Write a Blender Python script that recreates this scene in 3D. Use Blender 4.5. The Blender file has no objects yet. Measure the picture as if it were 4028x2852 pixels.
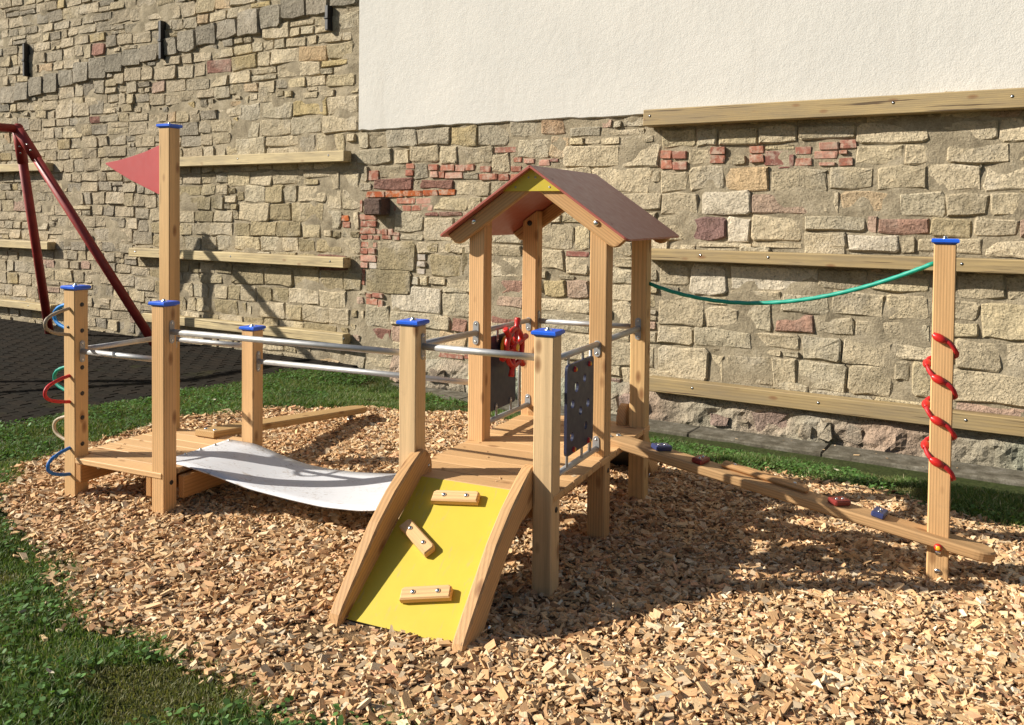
import bpy, bmesh, math, random
import numpy as np
from mathutils import Matrix, Vector

R = math.radians
random.seed(7)
rng = np.random.default_rng(11)
scene = bpy.context.scene
col = scene.collection

# ------------------------------------------------------------------ camera, sky, sun, exposure
CAM_H = 1.6001
PITCH, ROLL = 0.029, -0.0105
cd = bpy.data.cameras.new('camera')
cam = bpy.data.objects.new('camera', cd)
col.objects.link(cam)
cd.sensor_width = 36.0
cd.lens = 36.0 * 3474.2 / 4028.0
cd.shift_y = (947.57 - 1426.0) / 4028.0
cd.clip_start, cd.clip_end = 0.05, 400.0
zp = Vector((0, math.sin(PITCH), math.cos(PITCH)))
xh = Vector((1, 0, 0))
right = math.cos(ROLL) * xh - math.sin(ROLL) * zp
up = math.sin(ROLL) * xh + math.cos(ROLL) * zp
fwd = Vector((0, math.cos(PITCH), -math.sin(PITCH)))
cam.matrix_world = Matrix(((right.x, up.x, -fwd.x, 0), (right.y, up.y, -fwd.y, 0), (right.z, up.z, -fwd.z, CAM_H), (0, 0, 0, 1)))
scene.camera = cam

TO_SUN = Vector((-0.8609, -0.0362, 0.5076)).normalized()
world = bpy.data.worlds.new('World')
scene.world = world
world.use_nodes = True
wn = world.node_tree
sky = wn.nodes.new('ShaderNodeTexSky')
sky.sky_type = 'NISHITA'
sky.sun_disc = False
sky.sun_elevation = math.asin(TO_SUN.z)
sky.sun_rotation = math.atan2(TO_SUN.x, TO_SUN.y)
bg = wn.nodes['Background']
bg.inputs['Strength'].default_value = 0.05
wn.links.new(sky.outputs['Color'], bg.inputs['Color'])

sd = bpy.data.lights.new('sun', 'SUN')
sd.energy = 5.0
sd.angle = R(0.53)
sd.color = (1.0, 0.945, 0.845)
sun = bpy.data.objects.new('sun', sd)
col.objects.link(sun)
sun.location = TO_SUN * 30
sun.rotation_euler = TO_SUN.to_track_quat('Z', 'Y').to_euler()

vs = scene.view_settings
vs.view_transform = 'Standard'
vs.look = 'None'
vs.exposure = 0.70
vs.gamma = 1.0
vs.use_curve_mapping = False

# ------------------------------------------------------------------ reference frames
TH = -0.4378                                    # heading of the play structure
ORG = Vector((-2.4466, 4.9500, 0.0))
UU = Vector((math.cos(TH), math.sin(TH), 0)); VV = Vector((-math.sin(TH), math.cos(TH), 0))
AL = R(-32.0)                                   # heading of the old wall
WW = Vector((math.cos(AL), math.sin(AL), 0)); WN = Vector((math.sin(AL), -math.cos(AL), 0))
W0 = -7.03


def wall_pt(w, prot, z=0.0):
    return WW * w + WN * (W0 + prot) + Vector((0, 0, z))


def sm(t):
    t = np.clip(t, 0, 1)
    return t * t * (3 - 2 * t)


def ground_z(x, y):
    w = x * WW.x + y * WW.y
    p = x * WN.x + y * WN.y - W0
    return -0.10 * sm((1.5 - p) / 0.9) * sm((w + 6.3) / 0.9)


# ------------------------------------------------------------------ mesh helpers
def link(name, me, mats, parent=None, loc=(0, 0, 0), rot=(0, 0, 0), color=None, scale=None):
    o = bpy.data.objects.new(name, me)
    if not me.materials:
        for m in (mats if isinstance(mats, (list, tuple)) else [mats]):
            me.materials.append(m)
    col.objects.link(o)
    if parent is not None:
        o.parent = parent
    o.location = loc
    o.rotation_euler = rot
    if scale is not None:
        o.scale = scale
    if color is not None:
        o.color = (color[0], color[1], color[2], 1.0)
    return o


def tag(o, label=None, cat=None, group=None, kind=None):
    if label: o['label'] = label
    if cat: o['category'] = cat
    if group: o['group'] = group
    if kind: o['kind'] = kind
    return o


def empty(name, loc=(0, 0, 0), rz=0.0, parent=None):
    o = bpy.data.objects.new(name, None)
    col.objects.link(o)
    o.location = loc
    o.rotation_euler = (0, 0, rz)
    o.empty_display_size = 0.1
    if parent is not None:
        o.parent = parent
    return o


class MB:
    """collects shapes into one mesh"""
    def __init__(self):
        self.v, self.f, self.mi, self.sm = [], [], [], []

    def add(self, verts, faces, mi=0, smooth=False, M=None):
        n = len(self.v)
        for p in verts:
            p = Vector(p)
            self.v.append(tuple(M @ p) if M is not None else tuple(p))
        for f in faces:
            self.f.append([i + n for i in f]); self.mi.append(mi); self.sm.append(smooth)
        return self

    def box(self, a, b, bev=0.004, mi=0, M=None):
        c = [(a[i] + b[i]) / 2 for i in range(3)]; h = [abs(b[i] - a[i]) / 2 for i in range(3)]
        e = min(bev, min(h) * 0.45)
        V, idx = [], {}
        for sx in (-1, 1):
            for sy in (-1, 1):
                for sz in (-1, 1):
                    for ax in range(3):
                        s = (sx, sy, sz)
                        p = [c[i] + s[i] * (h[i] - (0 if i == ax else e)) for i in range(3)]
                        idx[(sx, sy, sz, ax)] = len(V); V.append(p)
        F = []
        for ax in range(3):
            o1, o2 = [i for i in range(3) if i != ax]
            for s in (-1, 1):
                q = []
                for (t1, t2) in ((-1, -1), (1, -1), (1, 1), (-1, 1)):
                    k = [0, 0, 0]; k[ax] = s; k[o1] = t1; k[o2] = t2
                    q.append(idx[(k[0], k[1], k[2], ax)])
                F.append(q if (s == 1) == (ax != 1) else q[::-1])
        for ax in range(3):                      # edges parallel to ax
            o1, o2 = [i for i in range(3) if i != ax]
            for t1 in (-1, 1):
                for t2 in (-1, 1):
                    q = []
                    for (s, f) in ((-1, o1), (1, o1), (1, o2), (-1, o2)):
                        k = [0, 0, 0]; k[ax] = s; k[o1] = t1; k[o2] = t2
                        q.append(idx[(k[0], k[1], k[2], f)])
                    flip = (t1 * t2 == 1) == (ax != 1)
                    F.append(q[::-1] if flip else q)
        for sx in (-1, 1):
            for sy in (-1, 1):
                for sz in (-1, 1):
                    q = [idx[(sx, sy, sz, i)] for i in range(3)]
                    F.append(q if sx * sy * sz == 1 else q[::-1])
        return self.add(V, F, mi, False, M)

    def lathe(self, prof, n=12, mi=0, M=None, smooth=True):
        """prof: list of (r, z) about local Z, closed with a fan where r == 0"""
        V, F, rings = [], [], []
        for (r, z) in prof:
            if r < 1e-6:
                rings.append([len(V)]); V.append((0, 0, z))
            else:
                rings.append(list(range(len(V), len(V) + n)))
                V += [(r * math.cos(2 * math.pi * k / n), r * math.sin(2 * math.pi * k / n), z) for k in range(n)]
        for a, b in zip(rings, rings[1:]):
            for k in range(n):
                k2 = (k + 1) % n
                if len(a) == 1 and len(b) == 1: continue
                if len(a) == 1: F.append([a[0], b[k2], b[k]])
                elif len(b) == 1: F.append([a[k], a[k2], b[0]])
                else: F.append([a[k], a[k2], b[k2], b[k]])
        return self.add(V, F, mi, smooth, M)

    def tube(self, pts, r, n=10, mi=0, strands=0, twist=0.0, caps=True, amp=0.16):
        pts = [Vector(p) for p in pts]
        L = 0.0; V, F, rings = [], [], []
        t0 = (pts[1] - pts[0]).normalized()
        a = t0.orthogonal().normalized(); prev = t0
        for i, p in enumerate(pts):
            if i == 0: t = t0
            elif i == len(pts) - 1: t = (pts[i] - pts[i - 1]).normalized()
            else: t = (pts[i + 1] - pts[i - 1]).normalized()
            a = (prev.rotation_difference(t) @ a).normalized(); prev = t
            b = t.cross(a)
            if i: L += (pts[i] - pts[i - 1]).length
            ri = r[i] if isinstance(r, (list, tuple)) else r
            ring = []
            for k in range(n):
                th = 2 * math.pi * k / n
                rr = ri
                if strands:
                    rr = ri * (1 - amp + 2 * amp * abs(math.cos(strands * 0.5 * (th - twist * L))))
                ring.append(len(V)); V.append(p + a * (rr * math.cos(th)) + b * (rr * math.sin(th)))
            rings.append(ring)
        for A, B in zip(rings, rings[1:]):
            for k in range(n):
                F.append([A[k], A[(k + 1) % n], B[(k + 1) % n], B[k]])
        self.add(V, F, mi, True)
        if caps:
            n0 = len(self.v) - len(V)
            self.f.append([n0 + i for i in rings[0][::-1]]); self.mi.append(mi); self.sm.append(False)
            self.f.append([n0 + i for i in rings[-1]]); self.mi.append(mi); self.sm.append(False)
        return self

    def prism(self, poly, a, b, bev=0.004, mi=0, M=None, axes='xyz'):
        """poly in the first two axes (counter-clockwise), extruded from a to b along the third, edges chamfered"""
        n = len(poly)
        P = [Vector(p).to_2d() for p in poly]
        inn = []
        for i in range(n):
            e1 = (P[i] - P[i - 1]).normalized(); e2 = (P[(i + 1) % n] - P[i]).normalized()
            n1 = Vector((-e1.y, e1.x)); n2 = Vector((-e2.y, e2.x))
            m = (n1 + n2)
            m = m / max(0.35, m.dot(n1))
            inn.append(P[i] + m * bev)
        rings = [(inn, a), (P, a + bev), (P, b - bev), (inn, b)]
        V, F = [], []
        order = {'x': 0, 'y': 1, 'z': 2}
        ax = [order[c] for c in axes]
        for ring, h in rings:
            for q in ring:
                p = [0, 0, 0]; p[ax[0]] = q.x; p[ax[1]] = q.y; p[ax[2]] = h
                V.append(p)
        for k in range(3):
            for i in range(n):
                j = (i + 1) % n
                F.append([k * n + i, k * n + j, (k + 1) * n + j, (k + 1) * n + i])
        F.append(list(range(n))[::-1]); F.append([3 * n + i for i in range(n)])
        par = axes in ('xyz', 'yzx', 'zxy')
        if not par: F = [f[::-1] for f in F]
        return self.add(V, F, mi, False, M)

    def mesh(self, name):
        me = bpy.data.meshes.new(name)
        me.from_pydata(self.v, [], self.f)
        me.polygons.foreach_set('material_index', self.mi)
        me.polygons.foreach_set('use_smooth', self.sm)
        me.update()
        return me

    def build(self, name, mats, parent=None, loc=(0, 0, 0), rot=(0, 0, 0), color=None):
        return link(name, self.mesh(name), mats, parent, loc, rot, color)


def np_mesh(name, V, F, tint=None, smooth=False, grain=None):
    """fast mesh from arrays; F is (n, k); tint is per-vertex rgb"""
    me = bpy.data.meshes.new(name)
    V = np.ascontiguousarray(V, dtype=np.float32); F = np.ascontiguousarray(F, dtype=np.int32)
    n, k = F.shape
    me.vertices.add(len(V)); me.vertices.foreach_set('co', V.ravel())
    me.loops.add(n * k); me.loops.foreach_set('vertex_index', F.ravel())
    me.polygons.add(n)
    me.polygons.foreach_set('loop_start', np.arange(0, n * k, k, dtype=np.int32))
    me.polygons.foreach_set('loop_total', np.full(n, k, dtype=np.int32))
    me.polygons.foreach_set('use_smooth', np.full(n, bool(smooth)))
    if tint is not None:
        ca = me.color_attributes.new('tint', 'FLOAT_COLOR', 'POINT')
        c = np.ones((len(V), 4), dtype=np.float32); c[:, :3] = tint
        ca.data.foreach_set('color', c.ravel())
    if grain is not None:
        ga = me.attributes.new('grain', 'FLOAT_VECTOR', 'POINT')
        ga.data.foreach_set('vector', np.ascontiguousarray(grain, dtype=np.float32).ravel())
    me.update(calc_edges=True)
    return me


def inside(poly, X, Y):
    res = np.zeros(len(X), dtype=bool)
    n = len(poly)
    for i in range(n):
        x1, y1 = poly[i]; x2, y2 = poly[(i + 1) % n]
        if y1 == y2: continue
        c = ((y1 > Y) != (y2 > Y)) & (X < (x2 - x1) * (Y - y1) / (y2 - y1) + x1)
        res ^= c
    return res


def vnoise(x, y, s, seed=0):
    """smooth value noise"""
    r = np.random.default_rng(seed).random((64, 64))
    x = np.asarray(x) * s + 100.0; y = np.asarray(y) * s + 100.0
    xi = np.floor(x).astype(int); yi = np.floor(y).astype(int)
    fx = sm(x - xi); fy = sm(y - yi)
    g = lambda a, b: r[a % 64, b % 64]
    return (g(xi, yi) * (1 - fx) + g(xi + 1, yi) * fx) * (1 - fy) + (g(xi, yi + 1) * (1 - fx) + g(xi + 1, yi + 1) * fx) * fy


# ------------------------------------------------------------------ materials
class NT:
    def __init__(self, name):
        self.m = bpy.data.materials.new(name); self.m.use_nodes = True
        self.t = self.m.node_tree; self.n = self.t.nodes
        self.b = self.n['Principled BSDF']

    def new(self, typ, **kw):
        x = self.n.new('ShaderNode' + typ)
        for k, v in kw.items():
            if k in ('_in',):
                for a, b in v.items(): x.inputs[a].default_value = b
            else: setattr(x, k, v)
        return x

    def l(self, a, b): self.t.links.new(a, b)

    def coords(self, kind='Object', scale=(1, 1, 1), rand=False, geo=False):
        if geo: src = self.new('NewGeometry').outputs['Position']
        else: src = self.new('TexCoord').outputs[kind]
        mp = self.new('Mapping'); mp.inputs['Scale'].default_value = scale
        if rand:
            oi = self.new('ObjectInfo'); mu = self.new('VectorMath', operation='SCALE')
            cx = self.new('CombineXYZ')
            m2 = self.new('Math', operation='MULTIPLY'); m2.inputs[1].default_value = 7.31
            self.l(oi.outputs['Random'], m2.inputs[0])
            fr = self.new('Math', operation='FRACT'); self.l(m2.outputs[0], fr.inputs[0])
            self.l(oi.outputs['Random'], cx.inputs[0]); self.l(fr.outputs[0], cx.inputs[1]); self.l(oi.outputs['Random'], cx.inputs[2])
            self.l(cx.outputs[0], mu.inputs[0]); mu.inputs['Scale'].default_value = 13.0
            ad = self.new('VectorMath', operation='ADD')
            self.l(src, mp.inputs['Vector']); self.l(mp.outputs[0], ad.inputs[0]); self.l(mu.outputs[0], ad.inputs[1])
            return ad.outputs[0]
        self.l(src, mp.inputs['Vector'])
        return mp.outputs[0]

    def noise(self, vec, scale, detail=4, rough=0.55, dist=0.0):
        x = self.new('TexNoise'); x.inputs['Scale'].default_value = scale; x.inputs['Detail'].default_value = detail
        x.inputs['Roughness'].default_value = rough; x.inputs['Distortion'].default_value = dist
        self.l(vec, x.inputs['Vector']); return x.outputs['Fac']

    def voro(self, vec, scale, feature='F1', out='Distance', rnd=1.0):
        x = self.new('TexVoronoi', feature=feature); x.inputs['Scale'].default_value = scale
        x.inputs['Randomness'].default_value = rnd
        self.l(vec, x.inputs['Vector']); return x.outputs[out]

    def ramp(self, fac, stops):
        x = self.new('ValToRGB'); e = x.color_ramp.elements
        while len(e) < len(stops): e.new(0.5)
        for i, (p, c) in enumerate(stops):
            e[i].position = p
            e[i].color = (c, c, c, 1) if isinstance(c, (int, float)) else (c[0], c[1], c[2], 1)
        self.l(fac, x.inputs[0]); return x.outputs[0]

    def mix(self, a, b, fac, mode='MIX'):
        x = self.new('Mix', data_type='RGBA', blend_type=mode)
        x.inputs[0].default_value = 1.0
        for s, k in ((a, 6), (b, 7), (fac, 0)):
            if hasattr(s, 'links') or hasattr(s, 'is_linked'): self.l(s, x.inputs[k])
            elif k == 0: x.inputs[0].default_value = s
            else: x.inputs[k].default_value = (s[0], s[1], s[2], 1)
        return x.outputs[2]

    def math(self, op, a, b):
        x = self.new('Math', operation=op)
        for i, s in enumerate((a, b)):
            if hasattr(s, 'is_linked'): self.l(s, x.inputs[i])
            else: x.inputs[i].default_value = s
        return x.outputs[0]

    def bump(self, h, strength=0.5, dist=0.01, prev=None):
        x = self.new('Bump'); x.inputs['Strength'].default_value = strength; x.inputs['Distance'].default_value = dist
        self.l(h, x.inputs['Height'])
        if prev is not None: self.l(prev, x.inputs['Normal'])
        return x.outputs[0]

    def out(self, color=None, rough=0.6, normal=None, metal=0.0, spec=0.5):
        b = self.b
        if color is not None:
            if hasattr(color, 'is_linked'): self.l(color, b.inputs['Base Color'])
            else: b.inputs['Base Color'].default_value = (color[0], color[1], color[2], 1)
        if hasattr(rough, 'is_linked'): self.l(rough, b.inputs['Roughness'])
        else: b.inputs['Roughness'].default_value = rough
        b.inputs['Metallic'].default_value = metal
        b.inputs['Specular IOR Level'].default_value = spec
        if normal is not None: self.l(normal, b.inputs['Normal'])
        return self.m


def m_wood(axis, name, knots=True, weather=0.0):
    t = NT(name)
    sc = [1, 1, 1]; ai = 'XYZ'.index(axis); sc[ai] = 0.045
    v = t.coords('Object', tuple(sc), rand=True)
    wob = t.noise(v, 5.0, 2, 0.5)
    w = t.new('TexWave', wave_type='RINGS', rings_direction=axis)
    w.inputs['Scale'].default_value = 26; w.inputs['Distortion'].default_value = 5.5; w.inputs['Detail'].default_value = 2
    w.inputs['Detail Scale'].default_value = 0.35
    t.l(v, w.inputs['Vector'])
    g = t.ramp(w.outputs['Fac'], [(0.0, 1.0), (0.5, 0.97), (0.82, 0.80), (1.0, 0.74)])
    sc2 = [260, 260, 260]; sc2[ai] = 7
    fib = t.noise(t.coords('Object', tuple(sc2)), 1.0, 3, 0.6)
    fr = t.ramp(fib, [(0.25, 0.84), (0.7, 1.06)])
    sc3 = [3, 3, 3]; sc3[ai] = 0.8
    blo = t.ramp(t.noise(t.coords('Object', tuple(sc3), rand=True), 1.0, 3), [(0.3, (0.84, 0.80, 0.74)), (0.7, (1.06, 1.05, 1.03))])
    oc = t.new('ObjectInfo').outputs['Color']
    c = t.mix(oc, g, 0.75, 'MULTIPLY'); c = t.mix(c, fr, 1.0, 'MULTIPLY'); c = t.mix(c, blo, 1.0, 'MULTIPLY')
    if knots:
        sk = [9.5, 9.5, 9.5]; sk[ai] = 4.2
        kd = t.voro(t.coords('Object', tuple(sk), rand=True), 1.0)
        km = t.ramp(kd, [(0.05, 1.0), (0.13, 0.60), (0.19, 0.0)])
        c = t.mix(c, (0.20, 0.085, 0.03), t.math('MULTIPLY', km, 0.85))
    if weather:
        sc4 = [14, 14, 14]; sc4[ai] = 1.6
        gr = t.ramp(t.noise(t.coords('Object', tuple(sc4), rand=True), 1.0, 6, 0.7), [(0.40, 0.0), (0.70, 1.0)])
        c = t.mix(c, (0.21, 0.165, 0.105), t.math('MULTIPLY', gr, weather))
        sc5 = [60, 60, 60]; sc5[ai] = 1.3
        cr = t.ramp(t.noise(t.coords('Object', tuple(sc5), rand=True), 1.0, 3, 0.5), [(0.335, 1.0), (0.375, 0.0)])
        c = t.mix(c, (0.06, 0.035, 0.02), t.math('MULTIPLY', cr, 0.85))
    else:
        sc5 = [75, 75, 75]; sc5[ai] = 1.7
        cr = t.ramp(t.noise(t.coords('Object', tuple(sc5), rand=True), 1.0, 3, 0.5), [(0.255, 1.0), (0.285, 0.0)])
        c = t.mix(c, (0.12, 0.06, 0.03), t.math('MULTIPLY', cr, 0.7))
        sm_ = t.ramp(t.noise(t.coords('Object', (6, 6, 6), rand=True), 1.0, 6, 0.7), [(0.60, 0.0), (0.74, 1.0)])
        c = t.mix(c, (0.33, 0.22, 0.125), t.math('MULTIPLY', sm_, 0.35))
    nb = t.bump(fib, 0.25, 0.002)
    nb = t.bump(w.outputs['Fac'], 0.12, 0.002, nb)
    return t.out(c, 0.62, nb, spec=0.3)


WOOD_X = m_wood('X', 'larch_wood_x'); WOOD_Y = m_wood('Y', 'larch_wood_y'); WOOD_Z = m_wood('Z', 'larch_wood_z')
BEAM_WOOD = m_wood('X', 'weathered_beam_wood', True, 0.75)
C_LARCH = (0.72, 0.445, 0.215); C_PALE = (0.70, 0.50, 0.285); C_HONEY = (0.72, 0.435, 0.21); C_DECK = (0.70, 0.45, 0.23)


def m_plain(name, c, rough=0.5, metal=0.0, spec=0.5, bump=0.0, bscale=400, mott=0.0, objcol=False):
    t = NT(name)
    v = t.coords('Object')
    cc = c
    if objcol: cc = t.new('ObjectInfo').outputs['Color']
    if mott:
        f = t.ramp(t.noise(v, 9.0, 6, 0.65), [(0.3, 1 - mott), (0.7, 1 + mott * 0.4)])
        cc = t.mix(cc, f, 1.0, 'MULTIPLY')
    nb = t.bump(t.noise(v, bscale, 2), bump, 0.002) if bump else None
    rr = t.ramp(t.noise(v, 25, 4), [(0.3, rough * 0.85), (0.7, min(1, rough * 1.15))])
    return t.out(cc, rr, nb, metal, spec)


GALV = m_plain('galvanised_tube', (0.46, 0.455, 0.445), 0.50, 0.6, mott=0.12)
PLATE = m_plain('grey_steel_plate', (0.36, 0.355, 0.35), 0.55, 0.55, mott=0.1)
BOLT = m_plain('bright_bolt', (0.72, 0.72, 0.70), 0.25, 1.0)
BLUE = m_plain('blue_plastic', (0.014, 0.11, 0.66), 0.38, mott=0.08)
REDP = m_plain('red_plastic', (0.50, 0.018, 0.014), 0.33, mott=0.06)
YELP = m_plain('yellow_plastic', (0.75, 0.42, 0.02), 0.4)
BLACK = m_plain('black_plug', (0.014, 0.012, 0.011), 0.5)


def m_yellow():
    t = NT('yellow_board')
    v = t.coords('Object')
    c = t.mix((0.55, 0.425, 0.038), t.ramp(t.noise(v, 5.0, 5, 0.6), [(0.3, 0.93), (0.7, 1.03)]), 1.0, 'MULTIPLY')
    sc = t.ramp(t.noise(t.coords('Object', (34, 5, 20)), 1.0, 5, 0.7, 1.5), [(0.58, 0.0), (0.68, 1.0)])
    c = t.mix(c, (0.42, 0.34, 0.12), t.math('MULTIPLY', sc, 0.6))
    sp = t.ramp(t.noise(v, 130.0, 3, 0.6), [(0.70, 0.0), (0.74, 1.0)])
    c = t.mix(c, (0.30, 0.21, 0.09), t.math('MULTIPLY', sp, 0.45))
    return t.out(c, 0.5, t.bump(t.noise(v, 500, 2), 0.08, 0.001), spec=0.4)


YELLOW = m_yellow()
YEDGE = m_plain('dark_board_edge', (0.03, 0.022, 0.015), 0.7)
NAVY = m_plain('dark_navy_board', (0.022, 0.026, 0.058), 0.45, bump=0.05, bscale=700, mott=0.06)
ROOF = m_plain('red_brown_board', (0.345, 0.098, 0.074), 0.42, spec=0.4)
FLAGR = m_plain('red_flag_board', (0.44, 0.055, 0.055), 0.5, bump=0.1, bscale=600, mott=0.06)
ROPE = m_plain('twisted_rope', (0.5, 0.5, 0.5), 0.5, spec=0.4, objcol=True, mott=0.15)
SWINGR = m_plain('red_painted_pipe', (0.30, 0.026, 0.022), 0.5, bump=0.25, bscale=160, mott=0.3)


def m_membrane():
    t = NT('white_rubber_membrane')
    v = t.coords('Object')
    a = t.ramp(t.noise(t.coords('Object', (7, 16, 7)), 1.0, 7, 0.72, 1.2), [(0.555, 0.0), (0.66, 0.9)])
    b = t.ramp(t.noise(v, 3.0, 3), [(0.35, 0.0), (0.65, 1.0)])
    s = t.math('MULTIPLY', a, b)
    fine = t.ramp(t.noise(t.coords('Object', (40, 90, 40)), 1.0, 5, 0.7), [(0.55, 0.0), (0.60, 1.0)])
    s2 = t.math('MULTIPLY', fine, t.ramp(t.noise(v, 6.0, 2), [(0.45, 0.0), (0.7, 0.8)]))
    c = t.mix((0.61, 0.615, 0.64), (0.32, 0.24, 0.16), s)
    c = t.mix(c, (0.20, 0.14, 0.085), t.math('MULTIPLY', s2, 0.95))
    return t.out(c, 0.5, t.bump(t.noise(v, 300, 2), 0.1, 0.001), spec=0.35)


MEMB = m_membrane()


def m_stone(name, attr):
    t = NT(name)
    g = t.coords(geo=True)
    if attr:
        src = t.new('VertexColor', layer_name='tint').outputs['Color']
    else:
        src = t.new('ObjectInfo').outputs['Color']
    n1 = t.noise(g, 7.0, 8, 0.68)
    c = t.mix(src, t.ramp(n1, [(0.25, (0.72, 0.70, 0.66)), (0.5, (1.04, 1.03, 1.02)), (0.75, (1.30, 1.26, 1.20))]), 1.0, 'MULTIPLY')
    n2 = t.noise(g, 60.0, 5, 0.7)
    c = t.mix(c, t.ramp(n2, [(0.28, 0.58), (0.5, 0.98), (0.78, 1.28)]), 1.0, 'MULTIPLY')
    pit = t.voro(g, 42.0)
    pm = t.ramp(t.math('ADD', pit, t.math('MULTIPLY', n2, 0.35)), [(0.18, 0.0), (0.40, 1.0)])
    c = t.mix(c, t.ramp(pm, [(0.0, 0.60), (0.7, 1.0)]), 0.9, 'MULTIPLY')
    li = t.ramp(t.noise(g, 2.2, 5, 0.6), [(0.54, 0.0), (0.70, 1.0)])
    c = t.mix(c, (0.56, 0.50, 0.40), t.math('MULTIPLY', li, 0.42))
    gs = t.ramp(t.noise(g, 0.9, 6, 0.62), [(0.50, 0.0), (0.72, 1.0)])
    c = t.mix(c, (0.13, 0.12, 0.095), t.math('MULTIPLY', gs, 0.30))
    nb = t.bump(n1, 1.0, 0.055)
    nb = t.bump(t.noise(g, 24.0, 4, 0.7), 0.9, 0.022, nb)
    nb = t.bump(pm, 0.8, 0.013, nb)
    nb = t.bump(n2, 0.8, 0.010, nb)
    return t.out(c, 0.92, nb, spec=0.15)


STONE = m_stone('sandstone', False); STONE_A = m_stone('sandstone_small', True)


def m_mortar():
    t = NT('lime_mortar')
    g = t.coords(geo=True)
    n1 = t.noise(g, 5.0, 8, 0.7); n2 = t.noise(g, 70.0, 5, 0.7)
    c = t.ramp(n1, [(0.3, (0.20, 0.165, 0.11)), (0.52, (0.36, 0.30, 0.205)), (0.75, (0.47, 0.40, 0.29))])
    c = t.mix(c, t.ramp(n2, [(0.3, 0.65), (0.7, 1.15)]), 1.0, 'MULTIPLY')
    return t.out(c, 0.95, t.bump(n2, 0.8, 0.012, t.bump(n1, 0.8, 0.03)), spec=0.1)


MORTAR = m_mortar()


def m_brick():
    t = NT('red_brick')
    g = t.coords(geo=True)
    src = t.new('ObjectInfo').outputs['Color']
    n1 = t.noise(g, 22.0, 6, 0.65); n2 = t.noise(g, 140.0, 3, 0.7)
    c = t.mix(src, t.ramp(n1, [(0.25, 0.70), (0.55, 1.0), (0.8, 1.2)]), 1.0, 'MULTIPLY')
    w = t.ramp(t.noise(g, 13.0, 6, 0.72), [(0.48, 0.0), (0.62, 1.0)])
    c = t.mix(c, (0.48, 0.39, 0.30), t.math('MULTIPLY', w, 0.72))
    dk = t.ramp(t.noise(g, 8.0, 5, 0.7), [(0.56, 0.0), (0.70, 1.0)])
    c = t.mix(c, (0.13, 0.07, 0.05), t.math('MULTIPLY', dk, 0.55))
    return t.out(c, 0.9, t.bump(n2, 0.6, 0.006, t.bump(n1, 0.7, 0.012)), spec=0.15)


BRICK = m_brick()


def m_plaster():
    t = NT('cream_render')
    g = t.coords(geo=True)
    n1 = t.noise(g, 1.1, 5, 0.6); n2 = t.noise(g, 90.0, 4, 0.6); n3 = t.noise(g, 14.0, 4, 0.6)
    c = t.mix((0.575, 0.555, 0.515), t.ramp(n1, [(0.3, (0.93, 0.93, 0.92)), (0.7, (1.04, 1.03, 1.01))]), 1.0, 'MULTIPLY')
    c = t.mix(c, t.ramp(n2, [(0.35, 0.93), (0.6, 1.02)]), 1.0, 'MULTIPLY')
    dr = t.ramp(t.noise(t.coords(geo=True, scale=(5, 5, 0.7)), 1.0, 5, 0.6), [(0.56, 0.0), (0.80, 1.0)])
    c = t.mix(c, (0.40, 0.37, 0.32), t.math('MULTIPLY', dr, 0.30))
    return t.out(c, 0.93, t.bump(n3, 0.35, 0.012, t.bump(n2, 0.55, 0.006)), spec=0.1)


PLASTER = m_plaster()


def m_attr(name, rough=0.85, trans=0.0, bump=None, spec=0.2):
    t = NT(name)
    src = t.new('VertexColor', layer_name='tint').outputs['Color']
    nb = None
    if bump:
        g = t.coords(geo=True)
        n = t.noise(g, bump, 3, 0.6)
        src = t.mix(src, t.ramp(n, [(0.3, 0.80), (0.7, 1.12)]), 1.0, 'MULTIPLY')
        nb = t.bump(n, 0.35, 0.0015)
    t.out(src, rough, nb, spec=spec)
    if trans:
        tr = t.new('BsdfTranslucent'); ms = t.new('MixShader'); ms.inputs[0].default_value = trans
        hs = t.mix(src, (1.25, 1.35, 0.6), 1.0, 'MULTIPLY')
        t.l(hs, tr.inputs['Color'])
        t.l(t.b.outputs[0], ms.inputs[1]); t.l(tr.outputs[0], ms.inputs[2])
        t.l(ms.outputs[0], t.n['Material Output'].inputs['Surface'])
    return t.m




def m_chip():
    t = NT('wood_chip')
    src = t.new('VertexColor', layer_name='tint').outputs['Color']
    a = t.new('Attribute', attribute_name='grain').outputs['Vector']
    n = t.noise(a, 1.0, 3, 0.6)
    c = t.mix(src, t.ramp(n, [(0.28, 0.58), (0.5, 0.98), (0.75, 1.14)]), 1.0, 'MULTIPLY')
    return t.out(c, 0.85, t.bump(n, 0.35, 0.0016), spec=0.2)


CHIP = m_chip()
GRASS = m_attr('grass_blade', 0.55, 0.30, None, 0.3)
PAVER_A = m_attr('clinker_small', 0.95, 0.0, 60.0, 0.04)


def m_ground(name, stops, sc, bs=0.8, bd=0.02):
    t = NT(name)
    g = t.coords(geo=True)
    n = t.noise(g, sc, 6, 0.65)
    return t.out(t.ramp(n, stops), 0.95, t.bump(n, bs, bd), spec=0.1)


LAWN = m_ground('lawn_soil', [(0.3, (0.028, 0.036, 0.012)), (0.6, (0.05, 0.062, 0.02)), (0.8, (0.085, 0.07, 0.035))], 26)
BED = m_ground('chip_bed_soil', [(0.3, (0.09, 0.055, 0.028)), (0.6, (0.22, 0.14, 0.075)), (0.8, (0.36, 0.24, 0.13))], 55)
JOINT = m_ground('paving_joint', [(0.3, (0.016, 0.014, 0.010)), (0.7, (0.030, 0.026, 0.017))], 14, 0.4, 0.004)


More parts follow.
